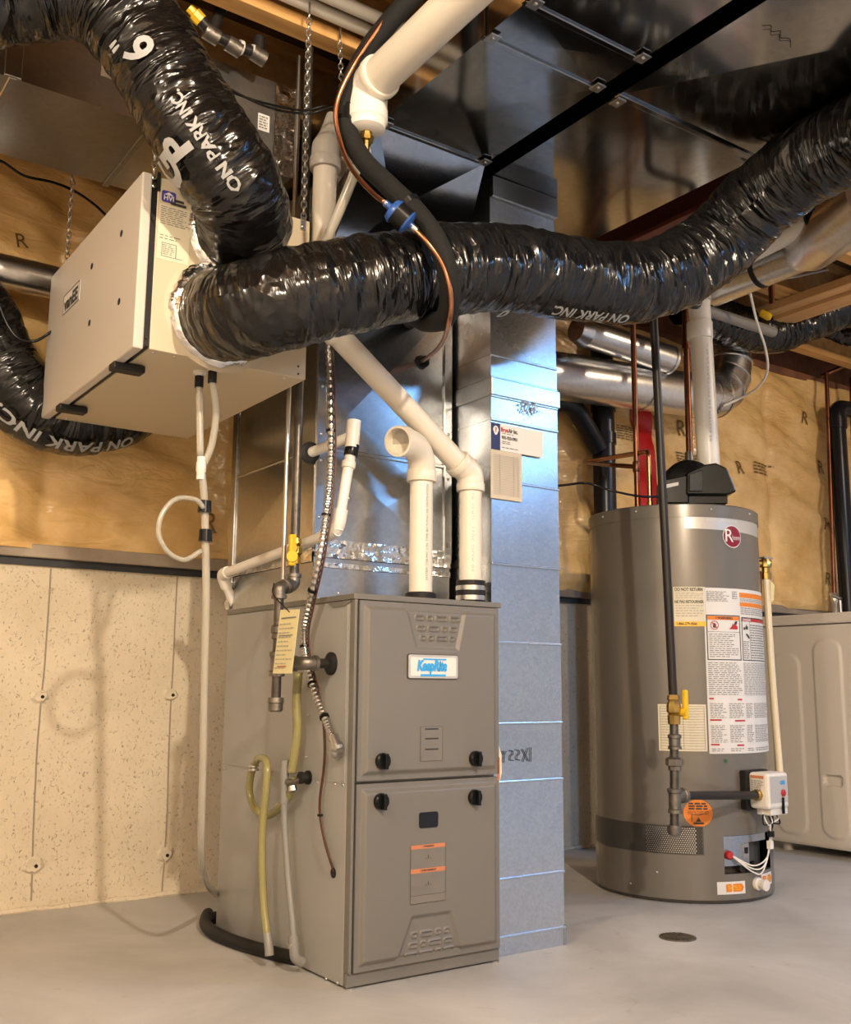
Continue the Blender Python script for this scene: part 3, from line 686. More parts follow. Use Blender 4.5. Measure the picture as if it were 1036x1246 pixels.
# upper duct : from the air exchanger up and away to the left
p1 = ats('y', (290, 290, .068), (297, 268, -.03), (288, 230, -.085), (262, 190, -.10), (233, 145, -.09), (205, 98, -.07), (175, 48, -.05), (135, 5, -.02), (85, -14, .02), (30, -12, .06), (-40, -5, .10))
t, so_, mp, res, fr, LL = flex('flexible_duct', 'black sleeved flexible duct curving up from the air exchanger, printed 6 inch', p1, RF, 1.7)
def foil_ring(t, c, r0=.106, r1=.128):
    b = MB(); n = 72; prof = ((.002, r1), (.010, r1-.004), (.017, r1-.012), (.019, r0))
    for d_, r_ in prof:
        for k in range(n):
            g = 2*math.pi*k/n; q_ = noise.noise((math.cos(g)*9, math.sin(g)*9, d_*300)); b.v.append((c[0]+(r_+.005*q_)*math.cos(g), HRVY-d_-.004*q_, c[2]+(r_+.005*q_)*math.sin(g)))
    b.f = [(i*n+k, i*n+(k+1) % n, (i+1)*n+(k+1) % n, (i+1)*n+k) for i in range(3) for k in range(n)]
    b.build('foil_collar', 'foil', t, 60)
HRVY = .062
def on_flex(body, px, py, size, bold, rot=0., width=None, dv=0., name='lettering'):
    i = find_u(res, px, py); u = LL*i/(len(res)-1); q = face_angle(mp, res, fr, u, LL, RF)
    # arc offset that puts the text at the pixel, not only at the facing line
    err = lambda P: (518+FPX*np.dot(P-CAM, _R)/np.dot(P-CAM, _fw)-px)**2+(623-FPX*np.dot(P-CAM, _U)/np.dot(P-CAM, _fw)-py)**2
    u, a = min(((u+du, a) for du in np.linspace(-.15, .15, 41) for a in np.linspace(-.15, .15, 41)), key=lambda k: err(mp(k[0], q+k[1], .006)))
    q0 = q+a; o = text(lambda x, y, h=0.: mp(x, 2*q0-y, h), body, u, q0, size, .0120, bold, rot, width, cut=.012); o.build(name, 'print_white', sub(so_))
foil_ring(t, p1[0])
on_flex('ON PARK INC.', 245, 165, .034, .0010, 0, .170)
on_flex('6', 171, 62, .092, .0022)
on_flex('"', 149, 47, .075, .001)
on_flex('G', 208, 205, .080, .003)
on_flex('P', 219, 178, .080, .003)
# lower duct : from the air exchanger right, across the front of the ducts and up to the ceiling
p2 = ats('y', (268, 384, .068), (288, 380, -.06), (330, 370, -.15), (400, 352, -.20), (470, 340, -.22), (540, 328, -.235), (620, 327, -.25), (700, 340, -.26), (770, 345, -.28), (830, 325, -.33), (880, 290, -.39), (925, 245, -.50), (970, 208, -.62), (1036, 172, -.78), (1110, 140, -.96))
t2, so_, mp, res, fr, LL = flex('flexible_duct', 'long black sleeved flexible duct sweeping right from the air exchanger across the picture', p2, RF, 5.1)
foil_ring(t2, p2[0])
on_flex('ON PARK INC.', 720, 381, .040, .001, math.pi, .25)
on_flex('0', 612, 379, .055, .0015, math.pi)
# duct behind the air exchanger at left
p3 = ats('y', (-70, 330, .92), (-25, 395, .92), (2, 450, .92), (35, 490, .92), (85, 508, .93), (140, 500, .95), (185, 470, .95))
t3, so_, mp, res, fr, LL = flex('flexible_duct', 'black sleeved flexible duct sagging behind the air exchanger at left', p3, .115, 9.3)
on_flex('ON PARK INC.', 85, 540, .05, .0012, math.pi, .30)
# duct near the washer
p4 = ats('y', (835, 368, .78), (870, 388, .78), (905, 400, .78), (945, 402, .74), (985, 388, .64), (1030, 372, .52), (1080, 360, .42))
flex('flexible_duct', 'black sleeved flexible duct slung under the joists above the washer', p4, .105, 3.9)
p5 = ats('y', (985, 392, .98), (1015, 404, .98), (1050, 410, .98), (1090, 405, .98))
flex('flexible_duct', 'black flexible duct at the right edge behind the slung one', p5, .085, 6.2)

# ================================================================== FURNACE
FW, FD, FH = .440, .715, .889
fn = Thing('furnace', 'taupe enamelled gas furnace with two stacked doors and a blue lettered badge', 'furnace', (.22, .36, 0))
MB().box(0, FW, .012, FD, .004, FH-.014).build('cabinet', 'taupe_lifted', fn, bevel=.003)
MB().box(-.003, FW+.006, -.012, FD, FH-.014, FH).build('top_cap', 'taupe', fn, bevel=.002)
MB().box(.0, FW, -.004, .012, .004, .034).build('bottom_rail', 'taupe', fn, bevel=.002)
for x in (.01, FW-.012): 
    MB().lathe((x, -.002, .0), (0, 0, 1), [(0, .010), (.004, .010)], 12).build('foot', 'steel', fn)
MB().box(0, .008, -.012, .012, .034, FH-.014).build('corner_trim', 'taupe', fn, bevel=.002)
fF = Flat((0, -.004, 0), (1, 0, 0), (0, 0, 1))
ZS = .4497
def rrect(u, v, u0, v0, u1, v1, r):
    """signed distance-like value: >0 inside a rounded rectangle"""
    dx = max(u0+r-u, u-u1+r, 0); dy = max(v0+r-v, v-v1+r, 0); return r-math.hypot(dx, dy) if (dx or dy) else min(u-u0, u1-u, v-v0, v1-v)
def door(z0, z1, trap, slots, flipped):
    x0, x1 = .012, FW-.006
    a, c, d, e = trap  # TL, TR, BR, BL in (u, v)
    def intrap(u, v):
        vt = max(a[1], c[1]); vb = min(d[1], e[1]); 
        t_ = (v-vb)/(vt-vb); l = e[0]*(1-t_)+a[0]*t_; r_ = d[0]*(1-t_)+c[0]*t_
        return min(u-l, r_-u, (vt-v) if not flipped else 1, (v-vb) if not flipped else (vt-v))
    def hf(u, v):
        h = .010+.009*ss(.010, .024, min(u-x0, x1-u, v-z0, z1-v))
        k = intrap(u, v); h -= .006*ss(-.006, .006, k)
        for s_ in slots:
            q = rrect(u, v, *s_, .004)
            if q > -.003: h += .0034*ss(-.0032, -.0002, q)*(1-ss(.0002, .0036, q))-.0012*ss(.001, .004, q)
        return h
    o = hfield(fF, x0, x1, 260, z0, z1, 260, hf)
    b = MB(); b.box(x0, x1, -.0135, .012, z0, z1); o.add(b.v, b.f)
    return o.build('door', 'taupe', fn, 60)
def slotrow(px0, px1, pyc, pat, h=.0105):
    u0 = fF.px(px0, pyc)[0]; u1 = fF.px(px1, pyc)[0]; vc = fF.px((px0+px1)/2, pyc)[1]; g = .55; tot = sum(pat)+g*(len(pat)-1); k = (u1-u0)/tot; x = u0; out = []
    for w_ in pat: out.append((x, vc-h/2, x+w_*k, vc+h/2)); x += (w_+g)*k
    return out
q = fF.px
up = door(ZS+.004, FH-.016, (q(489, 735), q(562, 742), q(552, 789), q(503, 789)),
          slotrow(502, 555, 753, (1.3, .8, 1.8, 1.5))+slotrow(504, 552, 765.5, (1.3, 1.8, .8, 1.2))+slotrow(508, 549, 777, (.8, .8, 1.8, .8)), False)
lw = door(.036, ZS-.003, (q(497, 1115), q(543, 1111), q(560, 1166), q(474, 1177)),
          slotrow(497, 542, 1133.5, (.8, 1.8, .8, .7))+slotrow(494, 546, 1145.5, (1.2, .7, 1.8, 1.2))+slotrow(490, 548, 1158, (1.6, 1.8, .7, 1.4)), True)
fP = Flat((0, -.023, 0), (1, 0, 0), (0, 0, 1))
su, sl = sub(up), sub(lw)
for (px, py), par in (((465, 926), su), ((578, 923), su), ((463, 975), sl), ((577, 970), sl)):
    u, v = fP.px(px, py); c = fP(u, v)
    k = MB().lathe(c, (0, -1, 0), [(0, .019), (.010, .019), (.013, .016)], 24).build('knob', 'black', par, 40)
# grips across the knobs
for (px, py), par in (((465, 926), su), ((578, 923), su), ((463, 975), sl), ((577, 970), sl)):
    u, v = fP.px(px, py); c = fP(u, v); MB().box(c[0]-.004, c[0]+.004, c[1]-.025, c[1]-.012, c[2]-.018, c[2]+.018).build('knob_grip', 'black', par, bevel=.0015)
u0, v0 = fP.px(496, 825); u1, v1 = fP.px(556, 798)
def rpoly(mp, u0, v0, u1, v1, r, h, n=5):
    P = []
    for cx, cy, g0 in ((u1-r, v1-r, 0), (u0+r, v1-r, 90), (u0+r, v0+r, 180), (u1-r, v0+r, 270)):
        for k in range(n+1):
            g = math.radians(g0+90*k/n); P.append(mp(cx+r*math.cos(g), cy+r*math.sin(g), h))
    return P
MB().prism(rpoly(fP, u0-.002, v0-.002, u1+.002, v1+.002, .006, 0), (0, -.003, 0)).build('badge_rim', 'tank_dark', su)
bd = MB().prism(rpoly(fP, u0, v0, u1, v1, .005, .001), (0, -.004, 0)).build('badge', 'badge', su, label='silver badge with blue lettering')
MB().prism(rpoly(fP, u0+.005, v0+.005, u1-.005, v1-.005, .003, .0045), (0, -.0004, 0)).build('badge_line', 'ink_grey', su)
MB().prism(rpoly(fP, u0+.006, v0+.006, u1-.006, v1-.006, .003, .0045), (0, -.0008, 0)).build('badge_plate', 'paper', su)
uc, vc = (u0+u1)/2-.006, (v0+v1)/2
text(fP, 'KeepRite', uc, vc+.001, .033, .0068, .0022, width=.090, shear=.18).build('lettering', 'blue', su)
bars(fP, [(uc-.034, vc-.0235, uc+.042, vc-.0185), (uc-.026, vc+.0160, uc+.044, vc+.0195)], .0062).build('logo_bar', 'blue', su)
# door labels
u0, v0 = fP.px(511, 927); u1, v1 = fP.px(539, 883)
o = MB().prism(rpoly(fP, u0, v0, u1, v1, .004, 0), (0, -.001, 0)).build('notice_label', 'grey_label', su)
for z_, n_ in ((v1-.007, 1), (v1-.030, 1), (v1-.055, 1)): bars(fP, [(u0+.014, z_-.002, u1-.014, z_+.0015)], .0016).build('heading', 'ink', su)
bars(fP, copylines(u0+.003, v1-.026, u1-.003, v1-.011, 4, .55, .2, .008)+copylines(u0+.003, v1-.051, u1-.003, v1-.034, 5, .55, .2, .008)+copylines(u0+.003, v0+.004, u1-.016, v1-.060, 6, .55, .2, .008), .0016).build('printed_lines', 'ink_grey', su)
bars(fP, [(u0+.001, v0+.001, u1-.001, v0+.0018), (u0+.001, v1-.0018, u1-.001, v1-.001), (u0+.001, v0+.001, u0+.0018, v1-.001), (u1-.0018, v0+.001, u1-.001, v1-.001)], .0016).build('border', 'ink', su)
u0, v0 = fP.px(499, 1101); u1, v1 = fP.px(542, 1025); H_ = v1-v0
o = plate(fP, u0, v0, u1, v1, .001).build('warning_label', 'grey_label', sl); 
bars(fP, [(u0, v1-.009, u1, v1), (u0, v1-.064, u1, v1-.054)], .0016).build('warning_band', 'rust', sl)
text(fP, '! WARNING', (u0+u1)/2, v1-.0045, .006, .002, .0002).build('lettering', 'ink', sl); text(fP, '! AVERTISSEMENT', (u0+u1)/2, v1-.059, .006, .002, .0002).build('lettering', 'ink', sl)
bars(fP, copylines(u0+.002, v1-.024, u1-.002, v1-.011, 4, .4, .2, .01)+copylines(u0+.002, v1-.053, u1-.016, v1-.033, 5, .4, .3, .01)+copylines(u0+.002, v1-.083, u1-.002, v1-.066, 5, .4, .2, .01)+copylines(u0+.002, v0+.022, u1-.016, v1-.092, 9, .4, .3, .01), .0016).build('printed_lines', 'ink_grey', sl)
bars(fP, [(u0, v0, u1, v0+.0008), (u0, v0, u0+.0008, v1), (u1-.0008, v0, u1, v1), (u0, v0+.018, u1, v0+.0188)], .0016).build('border', 'ink', sl)
for z_ in (v1-.029, v1-.089): text(fP, '. 1 .', (u0+u1)/2, z_, .011, .002, .0006).build('pictogram', 'ink', sl)
u0, v0 = fP.px(510, 1008); u1, v1 = fP.px(533, 987)
MB().prism(rpoly(fP, u0, v0, u1, v1, .006, -.004), (0, -.006, 0)).build('sight_window', 'abs', sl, label='dark sight glass')
fS = Flat((0, 0, 0), (0, -1, 0), (0, 0, 1))
def onside(px, py, h=0.): u, v = fS.px(px, py); return fS(u, v, h)
screwheads(fn, [onside(px, py) for px, py in ((274, 935), (373, 921), (375, 870), (387, 952), (408, 954), (418, 955), (397, 1191), (411, 1196), (388, 728), (412, 722))], (-1, 0, 0), .0035)
MB().box(-.0015, .0, .02, .03, .45, FH-.02).build('side_seam', 'taupe_lifted', fn)
MB().box(-.0015, .0, .012, FD, .4475, .4485).build('side_seam', 'taupe_lifted', fn)
MB().prism([(-.002, .12, FH-.016), (-.002, .09, FH-.028), (-.002, .03, FH-.028), (-.002, .0, FH-.016)], (-.001, 0, 0)).build('cap_tab', 'taupe', fn)
# orange-edged wire tag on the right edge of the furnace
t = Thing('paper_tag', 'small white and orange tag on the right edge of the furnace', 'tag', at(607, 930, 'y', -.01))
P = [at(px, py, 'y', -.012) for px, py in ((606, 902), (610.5, 918), (611, 940), (608, 953), (605.5, 955), (606, 930))]
MB().prism(P, (0, .002, 0)).build('tag_card', 'cream_paper', t)
P = [at(px, py, 'y', -.014) for px, py in ((606, 920), (608.5, 922), (608.5, 948), (605.5, 950))]
MB().prism(P, (0, .0015, 0)).build('tag_stripe', 'rust', t)

# ================================================================== AIR EXCHANGER (HRV)
HX0, HX1, HY0, HY1, HZ0, HZ1 = -.532, -.110, .062, .815, 1.413, 1.828
hv = Thing('air_exchanger', 'cream and white air exchanger box hung on chains left of the plenum', 'air exchanger', (-.32, .44, HZ0))
hb = MB().box(HX0+.026, HX1, HY0, HY1, HZ0, HZ1).build('housing', 'hrv_beige', hv, bevel=.002)
MB().box(HX0+.012, HX0+.027, HY0+.002, HY1-.004, HZ0+.004, HZ1-.004).build('door_gasket', 'rubber', hv)
dr = MB().box(HX0-.012, HX0+.012, HY0-.002, HY1+.004, HZ0-.004, HZ1+.002).build('access_door', 'hrv_white', hv, bevel=.004); sd = sub(dr)
fD = Flat((HX0-.012, 0, 0), (0, -1, 0), (0, 0, 1))
for px, py in ((112, 324), (148, 284), (145, 367), (109, 393)):
    u, v = fD.px(px, py); MB().lathe(fD(u, v, -.001), (-1, 0, 0), [(0, .0085), (.002, .0085), (.0022, .006)], 16).build('screw_hole', 'dark', sd)
u0, v0 = fD.px(77, 383); u1, v1 = fD.px(98, 343)
um, vm = (u0+u1)/2, (fD.px(77, 362)[1]+fD.px(98, 364)[1])/2; hu = (u1-u0)/2; hv_ = .028
o = plate(fD, um-hu, vm-hv_, um+hu, vm+hv_, .001).build('brand_plate', 'paper', sd); 
bars(fD, [(um-hu, vm-hv_, um+hu, vm-hv_+.0025), (um-hu, vm+hv_-.0025, um+hu, vm+hv_), (um-hu, vm-hv_, um-hu+.003, vm+hv_), (um+hu-.003, vm-hv_, um+hu, vm+hv_)], .0018).build('border', 'ink', sd)
text(fD, 'vanEE', um, vm-.004, .05, .002, .002, width=hu*1.7).build('lettering', 'ink', sd)
for (px, py) in ((148, 444), (80, 494)):
    u = (at(px, py, 'z', HZ0-.004))[1]
    la = MB().box(HX0-.014, HX0+.062, u-.020, u+.020, HZ0-.020, HZ0-.002).build('latch', 'rubber', hv, bevel=.004)
fH = Flat((0, HY0, 0), (1, 0, 0), (0, 0, 1))
for p_ in (p1[0], p2[0]):
    MB().lathe((p_[0], HY0+.002, p_[2]), (0, -1, 0), [(0, .140), (.002, .140), (.003, .130), (.004, .108)], 36).build('duct_port', 'hrv_beige', hv, 40)
hvp = sub(hb)
u0, v1 = fH.px(179.5, 250); u1, v0 = fH.px(229, 320); v0 = fH.px(179, 311)[1]; v1 = fH.px(229, 258)[1]+.003; u0 = max(u0, HX0+.031)
o = plate(fH, u0, v0, u1, v1, .001).build('rating_label', 'cream_paper', hvp)
rx = [(u0+.01, v0+.008, u1-.015, v0+.0095), (u0+.01, v0+.04, u1-.03, v0+.0415), (u0+.01, v0+.008, u0+.0112, v0+.04), (u1-.032, v0+.008, u1-.030, v0+.04)]
bars(fH, rx+copylines(u0+.012, v0+.012, u1-.034, v0+.038, 6, .35, .3, .012)+copylines(u0+.004, v1-.050, u1-.004, v1-.004, 9, .35, .3, .012)+copylines(u0+.004, v0+.048, u1-.02, v0+.062, 2, .3, .3, .012), .0016).build('printed_lines', 'ink_grey', hvp)
uc, vc = fH.px(205.5, 240)
MB().prism(rpoly(fH, uc-.017, vc-.014, uc+.017, vc+.014, .005, 0), (0, -.001, 0)).build('hvi_badge', 'purple', hvp)
text(fH, 'HVI', uc, vc-.004, .017, .0018, .0004, width=.024).build('lettering', 'paper', hvp)
MB().add([fH(uc-.012, vc+.004, .0018), fH(uc+.012, vc+.004, .0018), fH(uc, vc+.011, .0018)], [(0, 1, 2)]).build('badge_roof', 'paper', hvp)
bars(fH, [(u0+.03, v1+.012, u0+.058, v1+.018), (u0+.026, v1+.003, u0+.064, v1+.009)], .0016).build('model_print', 'ink', hvp)
bk = MB().box(*[max(fH.px(184, 222)[0], HX0+.03), fH.px(191, 222)[0]], HY0-.003, HY0, fH.px(187, 231)[1], HZ1+.01).build('hanger_bracket', 'rubber', hv)
screwheads(sub(bk), [fH(*fH.px(187, 217), .003), fH(*fH.px(187, 227), .003)], (0, -1, 0), .005)
bk = MB().box(*[fH.px(365, 290)[0], fH.px(371, 290)[0]], HY0-.003, HY0, fH.px(368, 280)[1], fH.px(368, 264)[1]).build('hanger_bracket', 'steel', hv)
screwheads(sub(bk), [fH(*fH.px(368, 276), .003)], (0, -1, 0), .005)
screwheads(hv, [(x, HY0+.02, HZ0) for x in (-.49, -.44, -.3, -.16)]+[(x, HY1-.02, HZ0) for x in (-.48, -.16)], (0, 0, -1), .004)
screwheads(hv, [fH(u, v, .0) for u, v in (fH.px(178, 411), fH.px(178, 420), fH.px(363, 446), fH.px(363, 455))], (0, -1, 0), .0025, 'ink')
# drain nipples under the box
d1, d2 = at(243, 452, 'z', HZ0), at(259, 446, 'z', HZ0)
for d in (d1, d2):
    MB().lathe(d, (0, 0, -1), [(-.001, .016), (.005, .016), (.006, .011), (.012, .011)], 18).build('drain_nipple', 'pvc_white', hv, 40)
    MB().lathe(d, (0, 0, -1), [(.012, .0105), (.040, .0105)], 16).build('rubber_sleeve', 'rubber', hv, 40)

# condensate tube of the air exchanger
t = Thing('condensate_tube', 'clear vinyl drain tube with a loop hanging under the air exchanger', 'tube', d1-V(0, 0, 1.3))
yA = d1[1]
j = at(245, 566, 'y', yA)
MB().tube(spline([d1-V(0, 0, .03), at(243, 500, 'y', yA), at(244, 555, 'y', yA)], 8), .0085, 14).build('tube', 'vinyl', t, 180)
MB().tube(spline([d2-V(0, 0, .03), at(263, 500, 'y', (yA+d2[1])/2), at(258, 540, 'y', yA-.01), at(248, 566, 'y', yA)], 8), .0085, 14).build('tube', 'vinyl', t, 180)
MB().lathe(j+V(0, 0, .02), (0, 0, -1), [(0, .0105), (.012, .0105), (.014, .012), (.036, .012), (.038, .0105), (.055, .0105)], 16).build('tee_fitting', 'pvc_white', t, 40)
MB().tube(spline(ats('y', (246, 575, yA), (249, 612, yA), (250, 660, yA), (251, 720, yA), (249, 820, yA+.02), (247, 930, yA+.05), (245, 1035, yA+.12), (250, 1072, yA+.30), (263, 1088, .745)), 10), .009, 14).build('tube', 'vinyl', t, 180)
lp = ats('y', (248, 618, yA-.012), (238, 608, yA-.015), (215, 607, yA-.015), (198, 624, yA-.015), (193, 648, yA-.015), (203, 670, yA-.012), (224, 681, yA-.01), (245, 670, yA-.012))
MB().tube(spline(lp, 10), .006, 12).build('vent_loop', 'vinyl', t, 180)
for px, py in ((250, 617), (251, 652)):
    c = at(px, py, 'y', yA); MB().lathe(c+V(-.003, -.003, .014), (0, 0, -1), [(0, .0155), (.028, .0165)], 12).build('tape_band', 'black', t, 40)

# hanging chains
def chain(label, a, c, link=.022, wire=.0018):
    a, c = np.array(a, float), np.array(c, float); t = Thing('hanging_chain', label, 'chain', c, 'chains holding the air exchanger')
    n = max(2, int(np.linalg.norm(a-c)/(link*.72))); d = nrm(c-a); b = MB()
    e1 = nrm(np.cross(d, V(.6, .8, .01))); e2 = np.cross(d, e1)
    for i in range(n):
        m_ = lerp(a, c, (i+.5)/n); e = e1 if i % 2 else e2
        b.tube([m_+d*link*.5*math.cos(g)+e*link*.3*math.sin(g) for g in np.linspace(0, 2*math.pi, 13)], wire, 6, cap=False)
    b.build('chain_links', 'steel', t, 60); MB().tube([a, a+V(0, 0, .03)], .003, 8).build('screw_hook', 'steel', t); return t
c = fH(*fH.px(368, 268), .006); chain('long steel chain from the joist to the right front of the air exchanger', (c[0], c[1], 2.40), c)
c = fH(*fH.px(187, 212), .006); chain('short steel chain at the left front bracket of the air exchanger', (c[0], c[1], 2.40), c)
c = V(HX0+.02, HY1-.03, HZ1+.005); chain('steel chain with a knotted end at the far left corner of the air exchanger', (c[0], c[1], 2.40), c)
a = at(414, 50, 'y', .10); a[2] = 2.40; chain('dark steel chain hanging beside the insulated refrigerant line', a, at(416, 128, 'y', .10), .02)

# ================================================================== PVC VENTS ON THE FURNACE
YV = .060
def coupling(t, p, axis, r, ln, mat='pvc', name='coupling'):
    return MB().lathe(np.array(p)-nrm(np.array(axis, float))*ln/2, axis, [(0, r), (.0025, r+.0012), (ln-.0025, r+.0012), (ln, r)], 28).build(name, mat, t, 40)
RV = .0302
t = Thing('intake_pipe', 'short white PVC air intake pipe with an open elbow on the furnace', 'pipe', at(512, 722, 'y', YV))
b0 = at(512, 722, 'y', YV); b0[2] = FH; bx = b0[0]; e0 = at(514, 578, 'y', YV); e0[0] = bx
op = at(487, 537, 'y', YV-.055); 
MB().tube([b0, e0+V(0, 0, .01)], RV, 28).build('pipe', 'pvc', t, 40)
pk = e0+V(.004, -.004, .088); path = [e0-V(0, 0, .012)]+[(1-k)**2*e0+2*k*(1-k)*pk+k*k*op for k in np.linspace(0, .93, 16)]
MB().tube(path, RV+.0055, 28).build('elbow', 'pvc', t, 40)
coupling(t, e0-V(0, 0, .004), (0, 0, 1), RV+.008, .03, name='elbow_socket')
dr_ = nrm(op-pk); c0 = op
mouth = MB(); ring = [(0, RV+.009), (.034, RV+.009), (.034, RV+.003), (.004, RV+.002)]
ax = dr_; a_ = nrm(np.cross(ax, V(0, 0, 1))); b_ = np.cross(ax, a_); seg = 32; P = []
for d_, r_ in ring:
    for k in range(seg): g = 2*math.pi*k/seg; P.append(c0-ax*.022+ax*d_+r_*(math.cos(g)*a_+math.sin(g)*b_))
mouth.add(P, [(i*seg+k, i*seg+(k+1) % seg, (i+1)*seg+(k+1) % seg, (i+1)*seg+k) for i in range(3) for k in range(seg)]).build('elbow_mouth', 'pvc', t, 40)
MB().lathe(c0-ax*.018, ax, [(0, RV+.002), (.002, RV+.002)], 24).build('elbow_throat', 'pvc_grey_shade', t)
MB().lathe(b0, (0, 0, 1), [(-.001, .040), (.016, .040), (.020, .034)], 28).build('rubber_grommet', 'rubber', t, 40)
# faint print down the pipe
def pipe_print(t, base, z0, z1, r, ang, body, size, mat='ink_grey'):
    cy = Cyl(base[0], base[1], r); tx = text(lambda u, v, h=0.: cy(ang*r+u, v, h), body, 0, (z0+z1)/2, size, .0006, 0, math.pi/2, abs(z1-z0)); tx.build('pipe_print', mat, t)
fa = math.atan2(CAM[1]-b0[1], CAM[0]-b0[0])
pipe_print(t, b0, FH+.05, e0[2]-.03, RV, fa+.55, 'SYSTEM 1738 PVC 2 IN. TYPE BH TUYAU DE VENTILATION', .009)
t = Thing('exhaust_vent_pipe', 'white PVC exhaust pipe slanting up-left from the furnace to behind the flexible duct', 'pipe', at(573, 727, 'y', YV))
b0 = at(573, 727, 'y', YV); b0[2] = FH; e0 = at(572, 580, 'y', YV); e0[0] = b0[0]
dg = at(418, 415, 'y', YV); dg2 = e0+(dg-e0)*1.22; tp = at(396, 195, 'y', YV); base_v = V(tp[0], YV, dg2[2])
dg2 = e0+(dg-e0)*((tp[0]-e0[0])/(dg[0]-e0[0]))
MB().tube([b0, e0], RV, 28).build('pipe', 'pvc', t, 40)
MB().tube(fillet([e0-V(0, 0, .035), e0+V(0, 0, .01), e0+nrm(dg2-e0)*.055], .035, 8), RV+.006, 28).build('elbow', 'pvc', t, 40)
coupling(t, e0-V(0, 0, .03), (0, 0, 1), RV+.007, .022, name='elbow_socket'); coupling(t, e0+nrm(dg2-e0)*.05, dg2-e0, RV+.007, .022, name='elbow_socket')
MB().tube([e0, dg2], RV, 28).build('slanted_pipe', 'pvc', t, 40)
MB().tube(fillet([dg2-nrm(dg2-e0)*.06, dg2, dg2+V(0, 0, .07)], .05, 8), RV+.006, 28).build('elbow', 'pvc', t, 40)
MB().tube([dg2, V(dg2[0], YV, tp[2])], RV, 28).build('riser', 'pvc', t, 40)
tq = V(dg2[0], YV, tp[2])
tc_ = at(404, 140, 'y', YV+.01)
MB().tube(spline([tq-V(0, 0, .02), tq+V(0, 0, .03), lerp(tq, tc_, .55), tc_], 6), [RV+.006]*7+list(np.linspace(RV+.0055, .014, 12)), 28).build('upper_cone', 'pvc_grey_shade', t, 60)  # grey colour puts shade onto the top of the white pipe
coupling(t, tq-V(0, 0, .012), (0, 0, 1), RV+.009, .03, 'pvc_grey_shade', 'elbow_socket')  # socket greyed with the same painted shade
rb = MB().lathe(b0, (0, 0, 1), [(-.001, .039), (.06, .039)], 28).build('rubber_coupling', 'rubber', t, 40)
for z in (.014, .040):
    MB().lathe(b0+V(0, 0, z-.006), (0, 0, 1), [(0, .0405), (.012, .0405)], 28).build('hose_clamp', 'steel', sub(rb), 40)
pipe_print(t, b0, FH+.08, e0[2]-.05, RV, fa+.15, '30 AUG 2021  GRD 40', .008, 'ink_soft')
# large white PVC pipe at the top with a reducing elbow
t = Thing('drain_stack_pipe', 'large white PVC pipe coming down at the top with a reducer and brass nipple', 'pipe', at(447, 150, 'y', -.16))
c0 = at(447, 108, 'y', -.19); far = at(590, -28, 'z', c0[2]+.01); far = c0+nrm(far-c0)*1.2
RB = .0445
MB().tube([c0, far], RB, 32).build('pipe', 'pvc', t, 40)
dn = c0+V(0, 0, -.075)
MB().tube(fillet([c0+nrm(far-c0)*.06, c0, dn], .07, 10), RB+.004, 32).build('elbow', 'pvc_white', t, 40)
coupling(t, c0+nrm(far-c0)*.055, far-c0, RB+.0065, .02, name='elbow_socket')
MB().lathe(dn+V(0, 0, .02), (0, 0, -1), [(0, .046), (.004, .05), (.03, .05), (.034, .046), (.05, .044), (.058, .030)], 28).build('bushing', 'pvc_white', t, 40)
MB().lathe(dn-V(0, 0, .036), (0, 0, -1), [(0, .014), (.012, .014), (.013, .018), (.024, .018), (.025, .009), (.05, .008)], 8).build('brass_nipple', 'brass', t, 30)
MB().tube(spline([dn-V(0, 0, .085), at(440, 190, 'y', -.14), at(420, 240, 'y', -.10), at(392, 304, 'y', -.04)], 8), .0125, 14).build('drain_tube', 'vinyl', t, 180)
# condensate line from the coil
t = Thing('condensate_pipe', 'thin white PVC condensate pipe stepping down the left of the plenum', 'pipe', at(270, 700, 'x', -.035))
RC = .0135
T0 = at(431, 512, 'y', .075); J0 = at(428, 545, 'y', .075); K0 = at(411, 640, 'y', .075); K0b = at(405, 652, 'x', K0[0]-.003)
E1 = at(270, 699, 'x', -.042); E2 = at(288, 744, 'x', .022); E2[2] = FH
K1 = K0+V(0, 0, -.012)
MB().tube([T0, J0], RC+.0045, 20).build('tee_body', 'pvc_white', t, 40)
MB().tube([lerp(T0, J0, .55), V(lerp(T0, J0, .55)[0]-.055, PY0+.002, lerp(T0, J0, .55)[2]-.03)], RC, 18).build('tee_branch', 'pvc_white', t, 40)
MB().lathe(V(lerp(T0, J0, .55)[0]-.053, PY0-.001, lerp(T0, J0, .55)[2]-.03), (0, -1, 0), [(0, .03), (.004, .03), (.008, .02)], 20).build('wall_grommet', 'rubber', t)
coupling(t, lerp(J0, K0, .0)-V(0, 0, .006), J0-K0, RC+.003, .032, 'black', 'rubber_coupling')
MB().tube([J0, K1], RC, 20).build('pipe', 'pvc_white', t, 40); coupling(t, lerp(J0, K0, .22), J0-K0, RC+.003, .018, 'pvc_white', 'socket')
MB().tube(fillet([lerp(K1, J0, .25), K1, lerp(K1, E1, .1)], .03, 8), RC+.004, 20).build('elbow', 'pvc_white', t, 40)
MB().tube([K1, E1], RC, 20).build('sloping_pipe', 'pvc_white', t, 40)
MB().tube(fillet([lerp(E1, K1, .06), E1, lerp(E1, E2, .35)], .03, 8), RC+.004, 20).build('elbow', 'pvc_white', t, 40)
MB().tube([E1, E2], RC, 20).build('lower_pipe', 'pvc_white', t, 40)

